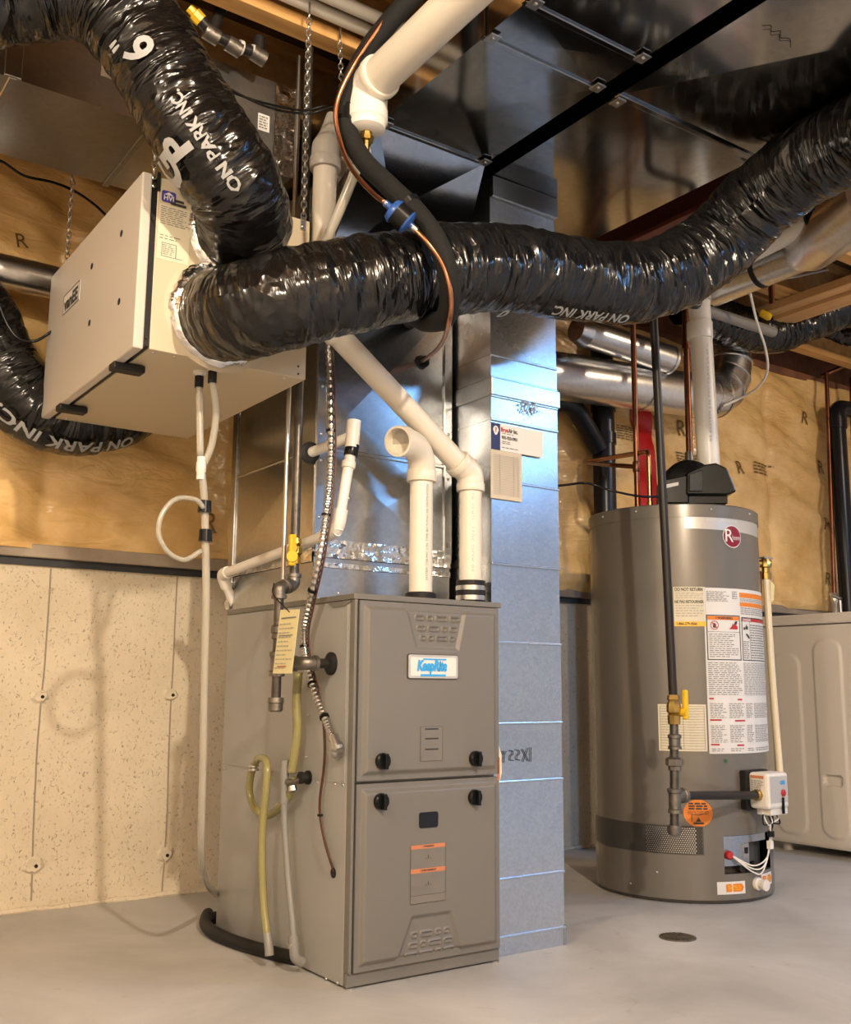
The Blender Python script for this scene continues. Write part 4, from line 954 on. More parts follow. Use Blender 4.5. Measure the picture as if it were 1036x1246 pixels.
# ================================================================== GAS LINE TO THE FURNACE
t = Thing('gas_pipe', 'black iron gas pipe with yellow valve and drip leg at the furnace side', 'pipe', at(337, 860, 'x', -.10))
RG = .0118
XG = -.06; G0 = at(362, 560, 'x', XG); gx, gy = G0[0], G0[1]
zv = at(363, 668, 'x', XG)[2]; z1_ = at(355, 712, 'x', XG)[2]
MB().tube([V(gx, gy, 2.40), V(gx, gy, zv+.02)], RG, 16).build('pipe', 'iron', t, 40)
MB().tube([V(gx-.012, gy+.035, 2.39), V(gx-.012, gy+.035, .92)], .006, 10).build('bonding_tube', 'steel', t, 40)
vb = MB().lathe(V(gx, gy, zv+.028), (0, 0, -1), [(0, .016), (.012, .018), (.014, .014), (.022, .02), (.038, .02), (.044, .014), (.048, .018), (.064, .017)], 8).build('valve_body', 'brass', t, 30)
hd = MB().box(gx-.030, gx-.012, gy-.034, gy-.020, zv-.045, zv+.034).build('valve_handle', 'yellow', sub(vb), bevel=.004)
MB().lathe(V(gx-.012, gy-.02, zv-.0), (-.6, -.8, 0), [(0, .010), (.014, .010)], 12).build('valve_stem', 'brass', sub(vb))
MB().lathe(V(gx-.022, gy-.031, zv-.022), (-.55, -.83, 0), [(0, .014), (.008, .014)], 16).build('handle_boss', 'yellow', sub(vb), 40)
def elbow(p, a, c, r=RG, mat='malleable', par=t, ln=.024):
    p = np.array(p); a, c = nrm(np.array(a, float)), nrm(np.array(c, float))
    o = MB().tube(fillet([p+a*ln, p, p+c*ln], .02, 8), r+.0045, 16).build('elbow', mat, par, 40)
    for d in (a, c): MB().lathe(p+d*(ln-.006), d, [(0, r+.0045), (.001, r+.0075), (.009, r+.0075), (.010, r+.002)], 16).build('elbow_band', mat, sub(o), 40)
E_a = V(gx, gy, z1_); XD = -.112; Dp = at(338, 780, 'x', XD); E_b = V(XD, Dp[1], z1_-.012)
MB().tube([V(gx, gy, zv-.02), E_a], RG, 16).build('nipple', 'iron', t, 40)
elbow(E_a, (0, 0, 1), E_b-E_a, par=t); MB().tube([E_a, E_b], RG, 16).build('nipple', 'iron', t, 40); elbow(E_b, E_a-E_b, (0, 0, -1), par=t)
zc = at(336, 858, 'x', XD)[2]; zt = at(338, 808, 'x', XD)[2]
dx_, dy_ = E_b[0], E_b[1]
MB().tube([E_b, V(dx_, dy_, zc)], RG, 16).build('drop_pipe', 'iron', t, 40)
MB().lathe(V(dx_, dy_, at(338, 760, 'x', XD)[2]), (0, 0, -1), [(0, .014), (.006, .019), (.020, .019), (.022, .015), (.034, .017), (.036, .013)], 8).build('union', 'malleable', t, 30)
MB().lathe(V(dx_, dy_, zt+.03), (0, 0, -1), [(0, RG+.003), (.002, RG+.008), (.012, RG+.007), (.014, RG+.0045), (.046, RG+.0045), (.048, RG+.008), (.060, RG+.008)], 16).build('tee', 'malleable', t, 40)
MB().lathe(V(dx_, dy_, zc+.018), (0, 0, -1), [(0, RG+.007), (.012, RG+.008), (.014, RG+.006), (.030, RG+.006), (.034, RG+.002)], 16).build('drip_cap', 'malleable', t, 40)
hp = onside(404, 803); tee = V(dx_, dy_, zt); cn = V(-.075, hp[1], zt+.002)
MB().tube([tee, cn], RG, 16).build('nipple', 'iron', t, 40)
elbow(cn, tee-cn, (1, 0, 0), par=t, ln=.03); MB().tube([cn, V(.01, hp[1], zt+.002)], RG, 16).build('nipple', 'blackpipe', t, 40)
MB().lathe(V(.0, hp[1], zt+.002), (-1, 0, 0), [(-.001, .028), (.006, .028), (.010, .022), (.014, .016)], 24).build('grommet', 'rubber', t, 40)
# hang tag on the gas line
t = Thing('gas_tag', 'pale yellow printed card tied to the gas pipe', 'tag', at(344, 780, 'x', -.135))
T_ = [at(px, py, 'x', -.137) for px, py in ((341.5, 742), (364.5, 741.5), (355, 819.5), (332, 819.5))]
fT = Flat(T_[3], T_[2]-T_[3], T_[0]-T_[3]); tw = np.linalg.norm(T_[2]-T_[3]); th = np.linalg.norm(T_[0]-T_[3])
cd_ = MB().prism(T_, fT.n*-.001).build('card', 'yellow_paper', t)
rn = copylines(.006, .05*th, tw-.006, .80*th, 11, .28, .4, .012)
bars(fT, rn, .001).build('printed_lines', 'ink_soft', sub(cd_)); bars(fT, [(.012, .85*th, tw-.01, .87*th), (.010, .58*th, tw-.016, .595*th)], .001).build('heading', 'ink_grey', sub(cd_)); bars(fT, [(.02, .10*th, tw-.03, .115*th)], .001).build('red_line', 'red', sub(cd_))
MB().tube(spline([lerp(T_[0], T_[1], .5)-V(0, 0, .006), E_b+V(-.02, -.01, -.02), E_b+V(-.015, .0, .01)], 6), .0016, 6).build('tie', 'black', t)

# flexible conduit and thermostat cable down the furnace side
t = Thing('flexible_conduit', 'spiral metal flexible conduit running down to the furnace side', 'conduit', onside(409, 915))
xc = -.028
cp = spline(ats('x', (399, 395, xc-.01), (401, 450, xc), (403, 520, xc), (402, 580, xc), (397, 630, xc-.01), (388, 685, xc-.02), (376, 738, xc-.012), (370, 772, xc-.004), (374, 808, xc), (385, 848, xc), (398, 880, xc), (406, 902, xc)), 30)
n = len(cp); MB().tube(cp, [.0082+(.0013 if (i//2) % 2 else -.0008) for i in range(n)], 12).build('spiral_sheath', 'conduit', t, 30)
MB().lathe(cp[-1]+V(0, 0, .012), nrm(cp[-1]-cp[-6]), [(0, .012), (.024, .0125), (.026, .015), (.034, .015), (.040, .010)], 14).build('connector', 'steel', t, 30)
MB().tube(fillet([cp[-1], cp[-1]+V(.006, 0, -.03), onside(411, 919)], .015), .011, 12).build('connector_elbow', 'steel', t, 40)
for k in (62, 118, 168, 222, 258, 292): 
    i = min(k, n-2); MB().lathe(cp[i]-nrm(cp[i+1]-cp[i])*.003, cp[i+1]-cp[i], [(0, .0125), (.006, .0125)], 10).build('zip_tie', 'black', t)
t = Thing('thermostat_cable', 'pair of brown-red thermostat wires following the conduit into the furnace side', 'cable', onside(406, 1064))
for k, off in enumerate((0, .005)):
    q_ = [p+V(.007, -.0095-off*.6, 0) for p in cp[10:270:8]]
    tail = [at(px+k*1.5, py, 'x', -.012) for px, py in ((394, 890), (394, 930), (389, 970), (389, 992), (394, 1022), (401, 1046))]+[onside(406, 1063, -.002)]
    MB().tube(spline(q_+tail, 4), .0021, 6).build('wire', 'wire_red', t, 180)
MB().lathe(onside(406, 1062, .0005), (-1, 0, 0), [(-.001, .012), (.001, .012)], 16).build('entry_hole', 'dark', t)
c = at(389, 992, 'x', -.012); MB().lathe(c+V(0, -.003, .003), (0, 0, -1), [(0, .007), (.005, .007)], 10).build('zip_tie', 'black', t)

# ================================================================== DRAIN HOSES ON THE FURNACE SIDE
xs_ = -.030
t = Thing('yellowed_drain_hose', 'yellowed vinyl hose looped on the furnace side, down to the floor', 'hose', at(328, 1165, 'x', -.05))
MB().tube(spline(ats('x', (363, 818, xs_), (361, 850, xs_), (362, 885, xs_), (359, 915, xs_), (355, 940, xs_)), 8), .0115, 16).build('upper_hose', 'vinyl_yellow', t, 180)
MB().tube(spline(ats('x', (360, 948, xs_-.0), (354, 964, xs_), (343, 980, xs_-.0), (327, 992, xs_-.0), (312, 986, xs_-.005), (304, 966, xs_-.008), (305, 945, xs_-.01), (311, 928, xs_-.012), (318, 922, xs_-.02), (325, 930, xs_-.035), (324, 960, xs_-.04), (320, 1000, xs_-.04), (319, 1050, xs_-.04), (321, 1100, xs_-.04), (325, 1138, xs_-.04)), 10), .0098, 16).build('looped_hose', 'vinyl_yellow', t, 180)
MB().tube(spline(ats('x', (325, 1136, xs_-.04), (327, 1150, xs_-.04), (328, 1163, xs_-.04)), 5), .0108, 14).build('hose_end', 'hose_grey', t, 40)
c = at(309, 938, 'x', xs_-.011); 
for dz in (0, .009): MB().lathe(c+V(0, 0, dz), (0, .1, 1), [(0, .0135), (.006, .0135)], 14).build('hose_clamp', 'steel', t, 40)
t = Thing('grey_drain_tube', 'grey drain tube with trap fitting beside the yellowed hose', 'tube', at(360, 1170, 'x', -.04))
MB().tube(spline(ats('x', (347, 926, xs_-.01), (346, 975, xs_-.01), (347, 1010, xs_-.01), (351, 1070, xs_-.01), (356, 1120, xs_-.01), (358, 1148, xs_-.01)), 8), .0085, 14).build('tube', 'hose_grey', t, 180)
MB().tube(ats('x', (347, 925, xs_-.01), (346, 978, xs_-.01)), .0108, 14).build('stiff_sleeve', 'hose_grey', t, 40)
MB().tube(fillet(ats('x', (357, 1138, xs_-.01), (359, 1166, xs_-.01), (368, 1171, xs_+.01)), .012), .0125, 14).build('elbow', 'hose_grey', t, 40)
c = at(357, 1153, 'x', xs_-.01); MB().lathe(c, (0, 0, 1), [(0, .0145), (.010, .0145)], 14).build('hose_clamp', 'steel', t, 40)
f0, f1 = at(350, 951, 'x', xs_-.01), onside(373, 947); f1w = onside(376, 946)
MB().tube([f0, f0+V(.004, -.03, .001), f1+V(-.01, 0, 0)], .0075, 12).build('trap_stub', 'malleable', t, 40)
MB().lathe(f1w, (-1, 0, 0), [(-.001, .017), (.006, .017), (.007, .013), (.018, .013), (.019, .015), (.026, .015)], 16).build('trap_grommet', 'rubber', t, 40)
MB().lathe(at(356, 957, 'x', xs_-.006), (0, -.4, -1), [(0, .011), (.012, .011)], 12).build('clamp_screw', 'steel', t)
t = Thing('black_floor_hose', 'black rubber drain hose curving on the floor around the furnace base', 'hose', at(255, 1130, 'z', 0))
hz = .0165
MB().tube(spline([V(.06, FD+.06, hz), V(.0, FD+.045, hz)]+[at(px, py, 'z', hz) for px, py in ((253, 1112), (250, 1124), (262, 1136), (292, 1148), (330, 1159), (360, 1166))], 12), hz, 16).build('hose', 'rubber', t, 180)
t = Thing('floor_drain', 'small round dark floor drain grate in the painted floor', 'drain', at(825, 1141, 'z', 0))
c = at(825, 1141, 'z', 0)
MB().lathe(c, (0, 0, 1), [(-.004, .050), (.003, .050), (.004, .044), (.002, .042)], 28).build('rim', 'malleable', t, 40)
MB().lathe(c+V(0, 0, .0023), (0, 0, 1), [(0, .042), (.0004, .042)], 24).build('well', 'dark', t)
for k in range(-3, 4):
    h_ = math.sqrt(.042**2-(k*.0115)**2); MB().box(c[0]+k*.0115-.0028, c[0]+k*.0115+.0028, c[1]-h_, c[1]+h_, .0026, .0052).build('grate_bar', 'malleable', t)

# ================================================================== REFRIGERANT LINES
t = Thing('refrigerant_line', 'black foam insulated refrigerant line hanging over the flexible duct', 'pipe', at(420, 130, 'y', -.15))
MB().tube(spline(ats('y', (530, -30, -.33), (500, -2, -.29), (452, 55, -.22), (424, 110, -.18), (420, 148, -.17), (440, 192, -.20), (475, 228, -.28), (510, 262, -.35), (535, 300, -.385), (547, 345, -.385), (543, 385, -.33), (520, 392, -.20), (503, 385, -.02), (500, 390, .20)), 10), .0235, 18).build('foam_sleeve', 'foam', t, 180)
for i_, (px, py, yy) in enumerate(((501, 253, -.33), (421, 140, -.17))):
    c = at(px, py, 'y', yy); d = (V(.5, -.2, -.7), V(.02, 0, -1))[i_]; MB().lathe(c-nrm(d)*.02, d, [(0, .026), (.04, .026)], 16).build('tape_band', 'black', t, 40)
t = Thing('liquid_line', 'thin copper refrigerant line with a blue and black filter drier', 'pipe', at(485, 258, 'y', -.36))
MB().tube(spline(ats('y', (470, 20, -.26), (430, 80, -.22), (409, 130, -.19), (415, 175, -.20), (430, 208, -.26), (455, 236, -.32), (468, 246, -.36)), 10), .0055, 10).build('copper_tube', 'copper_new', t, 180)
MB().tube(spline(ats('y', (503, 277, -.385), (522, 297, -.405), (540, 325, -.41), (549, 362, -.40), (546, 395, -.34), (535, 422, -.10), (514, 440, .19)), 10), .0055, 10).build('copper_tube', 'copper_new', t, 180)
a, c = at(468, 246, 'y', -.36), at(503, 277, 'y', -.385); d = c-a; ln = np.linalg.norm(d)
MB().lathe(a, d, [(0, .007), (ln*.2, .008), (ln*.24, .022), (ln*.36, .028), (ln*.40, .028)], 20).build('drier_end', 'drier_blue', t, 40)
MB().lathe(a+d*.40, d, [(0, .0275), (ln*.38, .0275)], 20).build('drier_body', 'black', t, 40)
MB().lathe(a+d*.78, d, [(0, .0275), (ln*.05, .026), (ln*.10, .018), (ln*.12, .008), (ln*.22, .007)], 20).build('drier_end', 'drier_blue', t, 40)
for p_, q_ in ((.02, .16), (.92, 1.12)): MB().tube([a+d*p_, a+d*q_], .0075, 10).build('solder_joint', 'steel', t, 40)
c = at(513, 440, 'y', PY0)
rnd = random.Random(4); b = MB()
for k in range(5): b.lathe(c+V(rnd.uniform(-.008, .008), -.004*k, rnd.uniform(-.008, .008)), (rnd.uniform(-.3, .3), -1, rnd.uniform(-.3, .3)), [(-.004, .022-.003*k), (.010, .018-.003*k)], 9)
b.build('putty_seal', 'black', t, 50)
# thin wires near the top
for nm, lb, pts in (('control_wire', 'thin black wire draped from the joists to the vent pipe elbow', ((255, 95, .0), (320, 128, .0), (370, 138, .0), (405, 130, -.05), (440, 118, -.12), (470, 121, -.24))),
                    ('control_wire', 'second thin dark wire drooping beside the long chain', ((262, 104, .02), (310, 122, .02), (365, 134, .02), (398, 128, .0))),
                    ('power_cord', 'black power cord drooping above the round duct at far left', ((-75, 60, .9), (-45, 150, .9), (-18, 186, .9), (5, 198, .9), (30, 214, .9), (65, 222, .9), (95, 235, .9), (125, 258, .85), (150, 290, .80))),
                    ('power_cord', 'black power cord looping into the left side of the air exchanger', ((-10, 340, .80), (4, 385, .80), (20, 410, .80), (42, 415, .80), (62, 404, .78), (80, 392, .80))),
                    ('power_cord', 'black power cord crossing from the return duct to the water heater blower', ((670, 592, .40), (690, 590, .42), (715, 588, .45), (745, 597, .40), (780, 604, .35), (812, 604, .33)))):
    P = spline(ats('y', *pts), 10); t = Thing(nm, lb, 'cord', P[0]); MB().tube(P, .0042 if nm == 'power_cord' else .003, 8).build('cord', 'black', t, 180)
# gas manifold by the joist, top left
t = Thing('gas_manifold', 'dark pipe fittings with yellow plugs under the joist, top left', 'pipe', at(275, 50, 'y', .22))
K = ats('y', (238, 18, .22), (258, 40, .22), (285, 55, .22), (315, 66, .22), (322, 40, .22)); K2 = at(272, 2, 'y', .22)
MB().tube([K[0], K[1], K[2], K[3]], .0155, 14).build('pipe', 'blackpipe', t, 40); MB().tube([K[1], K2], .0155, 14).build('branch', 'blackpipe', t, 40)
MB().tube([K[3], V(K[3][0], K[3][1], 2.395)], .0155, 14).build('riser', 'blackpipe', t, 40)
for p_ in (K[1], K[2], K[3]): MB().lathe(p_-V(.02, 0, 0), (1, 0, -.25), [(0, .021), (.04, .021)], 14).build('fitting', 'malleable', t, 40)
for p_, q_ in ((K[0], K[1]), (K2, K[1])): MB().lathe(p_, p_-q_, [(-.02, .018), (.004, .018), (.006, .012), (.022, .012)], 8).build('yellow_plug', 'yellow', t, 30)
for p_ in (lerp(K[2], K[3], .25), lerp(K[2], K[3], .75)): MB().lathe(p_, K[3]-K[2], [(-.005, .019), (.006, .019)], 14).build('sealant_ring', 'pvc_white', t)
t = Thing('white_pipe_run', 'thin white pipe crossing between the joists at the top', 'pipe', at(420, 10, 'y', .0))
A = at(360, -22, 'y', .02); B = at(560, 52, 'y', .02); B[2] = A[2]; MB().tube([A+V(-.3, 0, 0), B+V(.4, 0, 0)], .018, 14).build('pipe', 'pvc_white', t, 40); MB().tube([A+V(-.3, .06, 0), B+V(.4, .06, 0)], .018, 14).build('pipe', 'pvc_white', t, 40)

# ================================================================== WATER HEATER
WX, WY, WR, WH = 1.586, .402, .297, 1.285
wh = Thing('water_heater', 'tall grey cylindrical gas water heater with a black blower on top', 'water heater', (WX, WY, 0))
cy = Cyl(WX, WY, WR); SEG = 96
# jacket with the burner access opening left out
a0, a1 = cy.px(881, 1030)[0]/WR, cy.px(937, 1030)[0]/WR; zb0, zb1 = cy.px(900, 1063)[1], cy.px(890, 1017)[1]
b = MB(); gs_ = sorted(set([a0+(2*math.pi)*k/SEG for k in range(SEG)]+[a1])); gs_ = [g for g in gs_ if g < a0+2*math.pi-1e-6]
zs_ = [.012, zb0, zb1, WH-.045]
n = len(gs_)
b.v = [tuple(cy(g*WR, z)) for z in zs_ for g in gs_]
for k in range(3):
    for i in range(n):
        if k == 1 and a0-1e-6 <= gs_[i] < a1-1e-6: continue
        j = (i+1) % n; b.f.append((k*n+i, k*n+j, (k+1)*n+j, (k+1)*n+i))
b.build('jacket', 'tank', wh, 40)
MB().lathe((WX, WY, 0), (0, 0, 1), [(0.002, WR-.006), (.013, WR-.002)], 64).build('base_ring', 'tank_dark', wh, 40)
MB().lathe((WX, WY, WH-.047), (0, 0, 1), [(0, WR+.003), (.042, WR+.003), (.046, WR-.002), (.048, WR-.03), (.048, .01)], 96).build('top_cap', 'tank', wh, 35)
screwheads(wh, [cy(cy.px(px, 640)[0], WH-.02, .003) for px in (735, 775, 866, 912)], (-.66, -.75, 0), .004)
screwheads(wh, [cy(cy.px(px, 1080)[0], .045, .0) for px in (768, 925)]+[cy(cy.px(800, 1065)[0], .09, 0)], (-.66, -.75, 0), .004)
for g in (2.6, 3.9, 5.2): MB().lathe((WX+.27*math.cos(g), WY+.27*math.sin(g), 0), (0, 0, 1), [(0, .018), (.006, .018)], 12).build('foot', 'tank_dark', wh)
# burner chamber behind the opening
bc = MB(); gg = np.linspace(a0-.03, a1+.03, 9)
for i in range(8):
    bc.add([cy(gg[i]*WR, zb0-.01, -.035), cy(gg[i+1]*WR, zb0-.01, -.035), cy(gg[i+1]*WR, zb1+.01, -.035), cy(gg[i]*WR, zb1+.01, -.035)], [(0, 1, 2, 3)])
    for z in (zb0, zb1): bc.add([cy(gg[i]*WR, z, -.04), cy(gg[i+1]*WR, z, -.04), cy(gg[i+1]*WR, z, -.001), cy(gg[i]*WR, z, -.001)], [(0, 1, 2, 3)])
bc.build('burner_recess', 'tank_dark', wh)
u0, u1 = cy.px(882, 1030)[0], cy.px(915, 1030)[0]; uE = cy.px(934, 1030)[0]
plate(cy, u0+.004, zb0+.022, u1, zb1-.016, -.012, .02, 4).build('burner_door', 'galv', wh)
plate(cy, u0, zb1-.024, uE, zb1-.002, -.006, .004, 6).build('opening_lip', 'galv', wh)
sg = plate(cy, u1-.030, zb0+.045, u1-.004, zb1-.028, -.008, .004, 2).build('sight_frame', 'steel', wh); plate(cy, u1-.024, zb0+.058, u1-.010, zb1-.04, -.006, .002, 1).build('sight_glass', 'dark', sub(sg))
pt = cy(*cy.px(889, 1041), -.012); MB().lathe(pt, (-.45, -.89, 0), [(0, .014), (.010, .014), (.016, .009)], 16).build('red_plug', 'red', wh, 40)
for px, py in ((912, 1056), (922, 1052), (905, 1058)): MB().lathe(cy(*cy.px(px, py), -.02), (-.3, -.95, 0), [(0, .010), (.02, .010), (.022, .006)], 10).build('burner_fitting', 'rubber', wh, 40)
# perforated air intake band
u0, v1 = cy.px(728, 994); u1, v0 = cy.px(857, 1040); z0, z1 = .150, .238
o = plate(cy, u0-.03, z0, u1, z1, .002, .002, 40).build('intake_band', 'tank_dark', wh, 40, label='perforated dark air intake band'); sb_ = sub(o)
b = MB(); uS = cy.px(792, 1020)[0]; uS2 = cy.px(848, 1020)[0]; r_ = .0021; row = 0
z = z0+.006
bh = MB()
while z < z1-.004:
    x = uS-.012+(.0036 if row % 2 else 0)
    while x < u1-.004:
        tgt = b if x < uS2 else bh
        tgt.add([cy(x+r_*math.cos(g), z+r_*math.sin(g), .0032) for g in np.linspace(0, 2*math.pi, 7)[:-1]], [tuple(range(6))]); x += .0072
    z += .0062; row += 1
b.build('perforations', 'steel', sb_, kind='stuff'); bh.build('perforations', 'dark', sb_, kind='stuff')
# labels
def cyplate(px0, py0, px1, py1, mat, name, h=.0008, z0=None, z1=None, n=10):
    u0, v1 = cy.px(px0, py0); u1, v0 = cy.px(px1, py1); return (u0, v0, u1, v1)
# silver band with maroon oval
ub0 = cy.px(833, 640)[0]; ub1 = cy.px(921.5, 640)[0]
b = MB(); N = 16; us = np.linspace(ub0, ub1, N+1); zt_ = cy.px(833, 627)[1]; zl, zr = cy.px(833, 643)[1], cy.px(915, 652)[1]
for i in range(N+1):
    f = i/N; b.v += [tuple(cy(us[i], zl*(1-f)+zr*f, .0012)), tuple(cy(us[i], zt_, .0012))]
b.f = [(i*2, i*2+2, i*2+3, i*2+1) for i in range(N)]; b.build('silver_band', 'badge', wh, 40)
text(cy, 'PERFORMANCE', cy.px(880, 632)[0], zt_-.014, .014, .002, 0, width=.12, cut=.02).build('band_lettering', 'paper', wh)
uo, vo = cy.px(891, 653); 
def oval(rx, rz, h, mat, name): return MB().add([cy(uo+rx*math.cos(g), vo+rz*math.sin(g), h) for g in np.linspace(0, 2*math.pi, 33)[:-1]]+[cy(uo, vo, h+.001)], [(i, (i+1) % 32, 32) for i in range(32)]).build(name, mat, wh, 40)
oval(.0405, .0385, .0022, 'paper', 'oval_rim'); oval(.0375, .0355, .0030, 'maroon', 'brand_oval')
text(cy, 'R', uo-.018, vo, .062, .0055, .0004, cut=.01).build('lettering', 'paper', wh); text(cy, 'heem', uo+.014, vo-.004, .024, .0055, 0, width=.034, cut=.01).build('lettering', 'paper', wh)
# do-not-return label
u0, u1 = cy.px(820, 735)[0], cy.px(859, 735)[0]; v1, v0 = cy.px(840, 714)[1], cy.px(840, 762)[1]
plate(cy, u0, v0, u1, v1, .0012, .001, 6).build('return_label', 'cream_paper', wh); wd = u1-u0
plate(cy, u0, v0, u1, v0+.016, .0018, .0005, 6).build('phone_band', 'amber', wh)
text(cy, '1-866-279-4566', u0+wd*.38, v0+.008, .012, .003, .0003, width=wd*.62, cut=.02).build('lettering', 'ink', wh)
text(cy, 'DO NOT RETURN', u0+wd*.48, v1-.009, .015, .002, .0004, width=wd*.86, cut=.02).build('lettering', 'ink', wh); text(cy, 'NE PAS RETOURNER', u0+wd*.48, v1-.050, .014, .002, .0003, width=wd*.9, cut=.02).build('lettering', 'ink', wh)
bars(cy, copylines(u0+.006, v1-.040, u1-.006, v1-.017, 5, .35, .25, .012)+copylines(u0+.006, v0+.03, u1-.006, v1-.058, 5, .35, .3, .012), .002, 2).build('printed_lines', 'ink_soft', wh)
# main instruction label
u0, u1 = cy.px(859, 800)[0], cy.px(933, 800)[0]; v1 = cy.px(859, 715)[1]; v0 = cy.px(890, 917)[1]
plate(cy, u0, v0, u1, v1, .0012, .001, 20).build('instruction_label', 'paper', wh, label='tall white instruction label with warning panels')
um = cy.px(902, 800)[0]; Z = lambda py: cy.px(862, py)[1]
def frame(u0, v0, u1, v1, w_): return [(u0, v0, u1, v0+w_), (u0, v1-w_, u1, v1), (u0, v0, u0+w_, v1), (u1-w_, v0, u1, v1)]
fu0 = u0+.006; fz1, fz0 = Z(748), Z(803)
bars(cy, frame(fu0, fz0, um, fz1, .003)+frame(um+.008, fz0, u1-.002, fz1-.004, .003), .0022, 6).build('panel_border', 'ink', wh, 40)
bars(cy, [(fu0+.004, fz1-.016, um-.004, fz1-.004), (um+.004, v1-.028, u1-.002, v1-.012), (um+.004, v1-.058, u1-.002, v1-.044)], .0022, 6).build('warning_band', 'orange', wh, 40)
bars(cy, [(um+.011, fz1-.018, u1-.004, fz1-.007)]+[(fu0, Z(y_), fu0+l_, Z(y_)+.005) for y_, l_ in ((851, .016), (877, .04), (907, .03))]+[(fu0+o_, Z(y_), fu0+o_+l_, Z(y_)+.005) for y_, o_, l_ in ((852, .105, .02), (878, .09, .045), (908, .095, .03))], .0022, 4).build('red_band', 'red', wh, 40)
text(cy, '! WARNING', (fu0+um)/2, fz1-.010, .012, .003, .0003, cut=.02).build('lettering', 'ink', wh); text(cy, 'DANGER', um+.035, fz1-.0125, .011, .003, .0003, cut=.02).build('lettering', 'paper', wh)
# pictograms : no-petrol ring with can, flame with hand, tap and hand
uc, vc = fu0+.028, fz1-.034
ring = MB(); 
for i in range(24):
    g0, g1 = 2*math.pi*i/24, 2*math.pi*(i+1)/24; ring.add([cy(uc+r_*math.cos(g), vc+r_*math.sin(g), .0028) for g, r_ in ((g0, .0125), (g1, .0125), (g1, .0148), (g0, .0148))], [(0, 1, 2, 3)])
ring.add([cy(uc-.0105, vc+.0085, .0028), cy(uc-.0085, vc+.0105, .0028), cy(uc+.0105, vc-.0085, .0028), cy(uc+.0085, vc-.0105, .0028)], [(0, 1, 2, 3)])
ring.build('prohibition_ring', 'red', wh)
bars(cy, [(uc-.005, vc-.008, uc+.005, vc+.005), (uc-.003, vc+.005, uc+.001, vc+.008)], .0025).build('pictogram_can', 'ink', wh)
uf = um-.028; MB().add([cy(uf+a_, vc+c_, .0025) for a_, c_ in ((-.02, -.012), (.016, -.012), (.016, -.002), (.008, .004), (.006, .014), (0, .002), (-.004, .008), (-.008, -.002))], [(0, 1, 2, 3, 4, 5, 6, 7)]).build('pictogram_flame', 'red', wh)
MB().add([cy(uf+a_, vc+c_, .0028) for a_, c_ in ((.004, .004), (.012, .004), (.016, .014), (.010, .016), (.004, .012))], [(0, 1, 2, 3, 4)]).build('pictogram_hand', 'ink', wh)
bars(cy, [(um+.016, fz1-.046, um+.024, fz1-.038), (um+.026, fz1-.044, um+.040, fz1-.034), (um+.030, fz1-.034, um+.034, fz1-.028)], .0028).build('pictogram_tap', 'ink', wh)
MB().add([cy(um+.038+a_, fz1-.068+c_, .0028) for a_, c_ in ((-.012, .008), (-.004, .010), (.006, .002), (.010, -.008), (0, -.004))], [(0, 1, 2, 3, 4)]).build('pictogram_hand', 'ink', wh)
bars(cy, [(fu0+.004, fz1-.056, um-.004, fz1-.055), (um+.05, fz0, um+.0515, fz1-.018)], .0022, 3).build('panel_rule', 'ink', wh)
bars(cy, copylines(fu0+.004, v1-.046, um-.036, v1-.010, 8, .4, .35, .012)+copylines(um-.03, v1-.036, um-.004, v1-.008, 4, .4, .3, .01)+copylines(um+.006, v1-.042, u1-.004, v1-.030, 3, .4, .2, .012)+copylines(um+.006, fz1+.004, u1-.004, v1-.060, 4, .4, .2, .012)
     +copylines(fu0+.008, fz0+.008, um-.008, fz1-.060, 12, .32, .35, .014)+copylines(um+.014, fz0+.006, um+.046, fz1-.082, 9, .4, .3, .012)+copylines(um+.054, fz0+.006, u1-.006, fz1-.025, 14, .4, .3, .012)
     +copylines(fu0, Z(846), um+.002, fz0-.006, 17, .34, .2, .016)+copylines(um+.008, Z(846), u1-.004, fz0-.006, 21, .34, .2, .016), .0022, 2).build('printed_lines', 'ink_grey', wh)
for y0_, y1_, n_ in ((855, 874, 9), (882, 904, 10), (910, 915, 2)):
    bars(cy, copylines(fu0+.002, Z(y1_), fu0+.060, Z(y0_), n_, .36, .4, .012)+copylines(fu0+.070, Z(y1_), um+.006, Z(y0_), n_, .36, .4, .012)+copylines(um+.012, Z(y1_), um+.05, Z(y0_), n_, .36, .4, .012)+copylines(um+.056, Z(y1_), u1-.004, Z(y0_), n_, .36, .4, .012), .0022, 2).build('printed_lines', 'ink_grey', wh)
# cream table label behind the gas cock
u0, u1 = cy.px(801.5, 880)[0], cy.px(860, 880)[0]; v1 = cy.px(830, 857)[1]; v0 = cy.px(830, 914)[1]
plate(cy, u0, v0, u1, v1, .0012, .001, 8).build('table_label', 'cream_paper', wh)
bars(cy, frame(u0+.006, v0+.006, u1-.006, v1-.006, .0012)+[(u0+.006, z, u1-.006, z+.0010) for z in np.linspace(v0+.016, v1-.014, 15)]+[((u0+u1)/2+.002, v0+.006, (u0+u1)/2+.0035, v1-.006)], .002, 5).build('table_lines', 'ink_grey', wh)
bars(cy, copylines(u0+.010, v0+.012, u0+.06, v1-.010, 15, .3, .5, .014)+copylines((u0+u1)/2+.02, v0+.012, u1-.02, v1-.010, 15, .3, .5, .014), .0022, 2).build('printed_lines', 'ink_soft', wh)
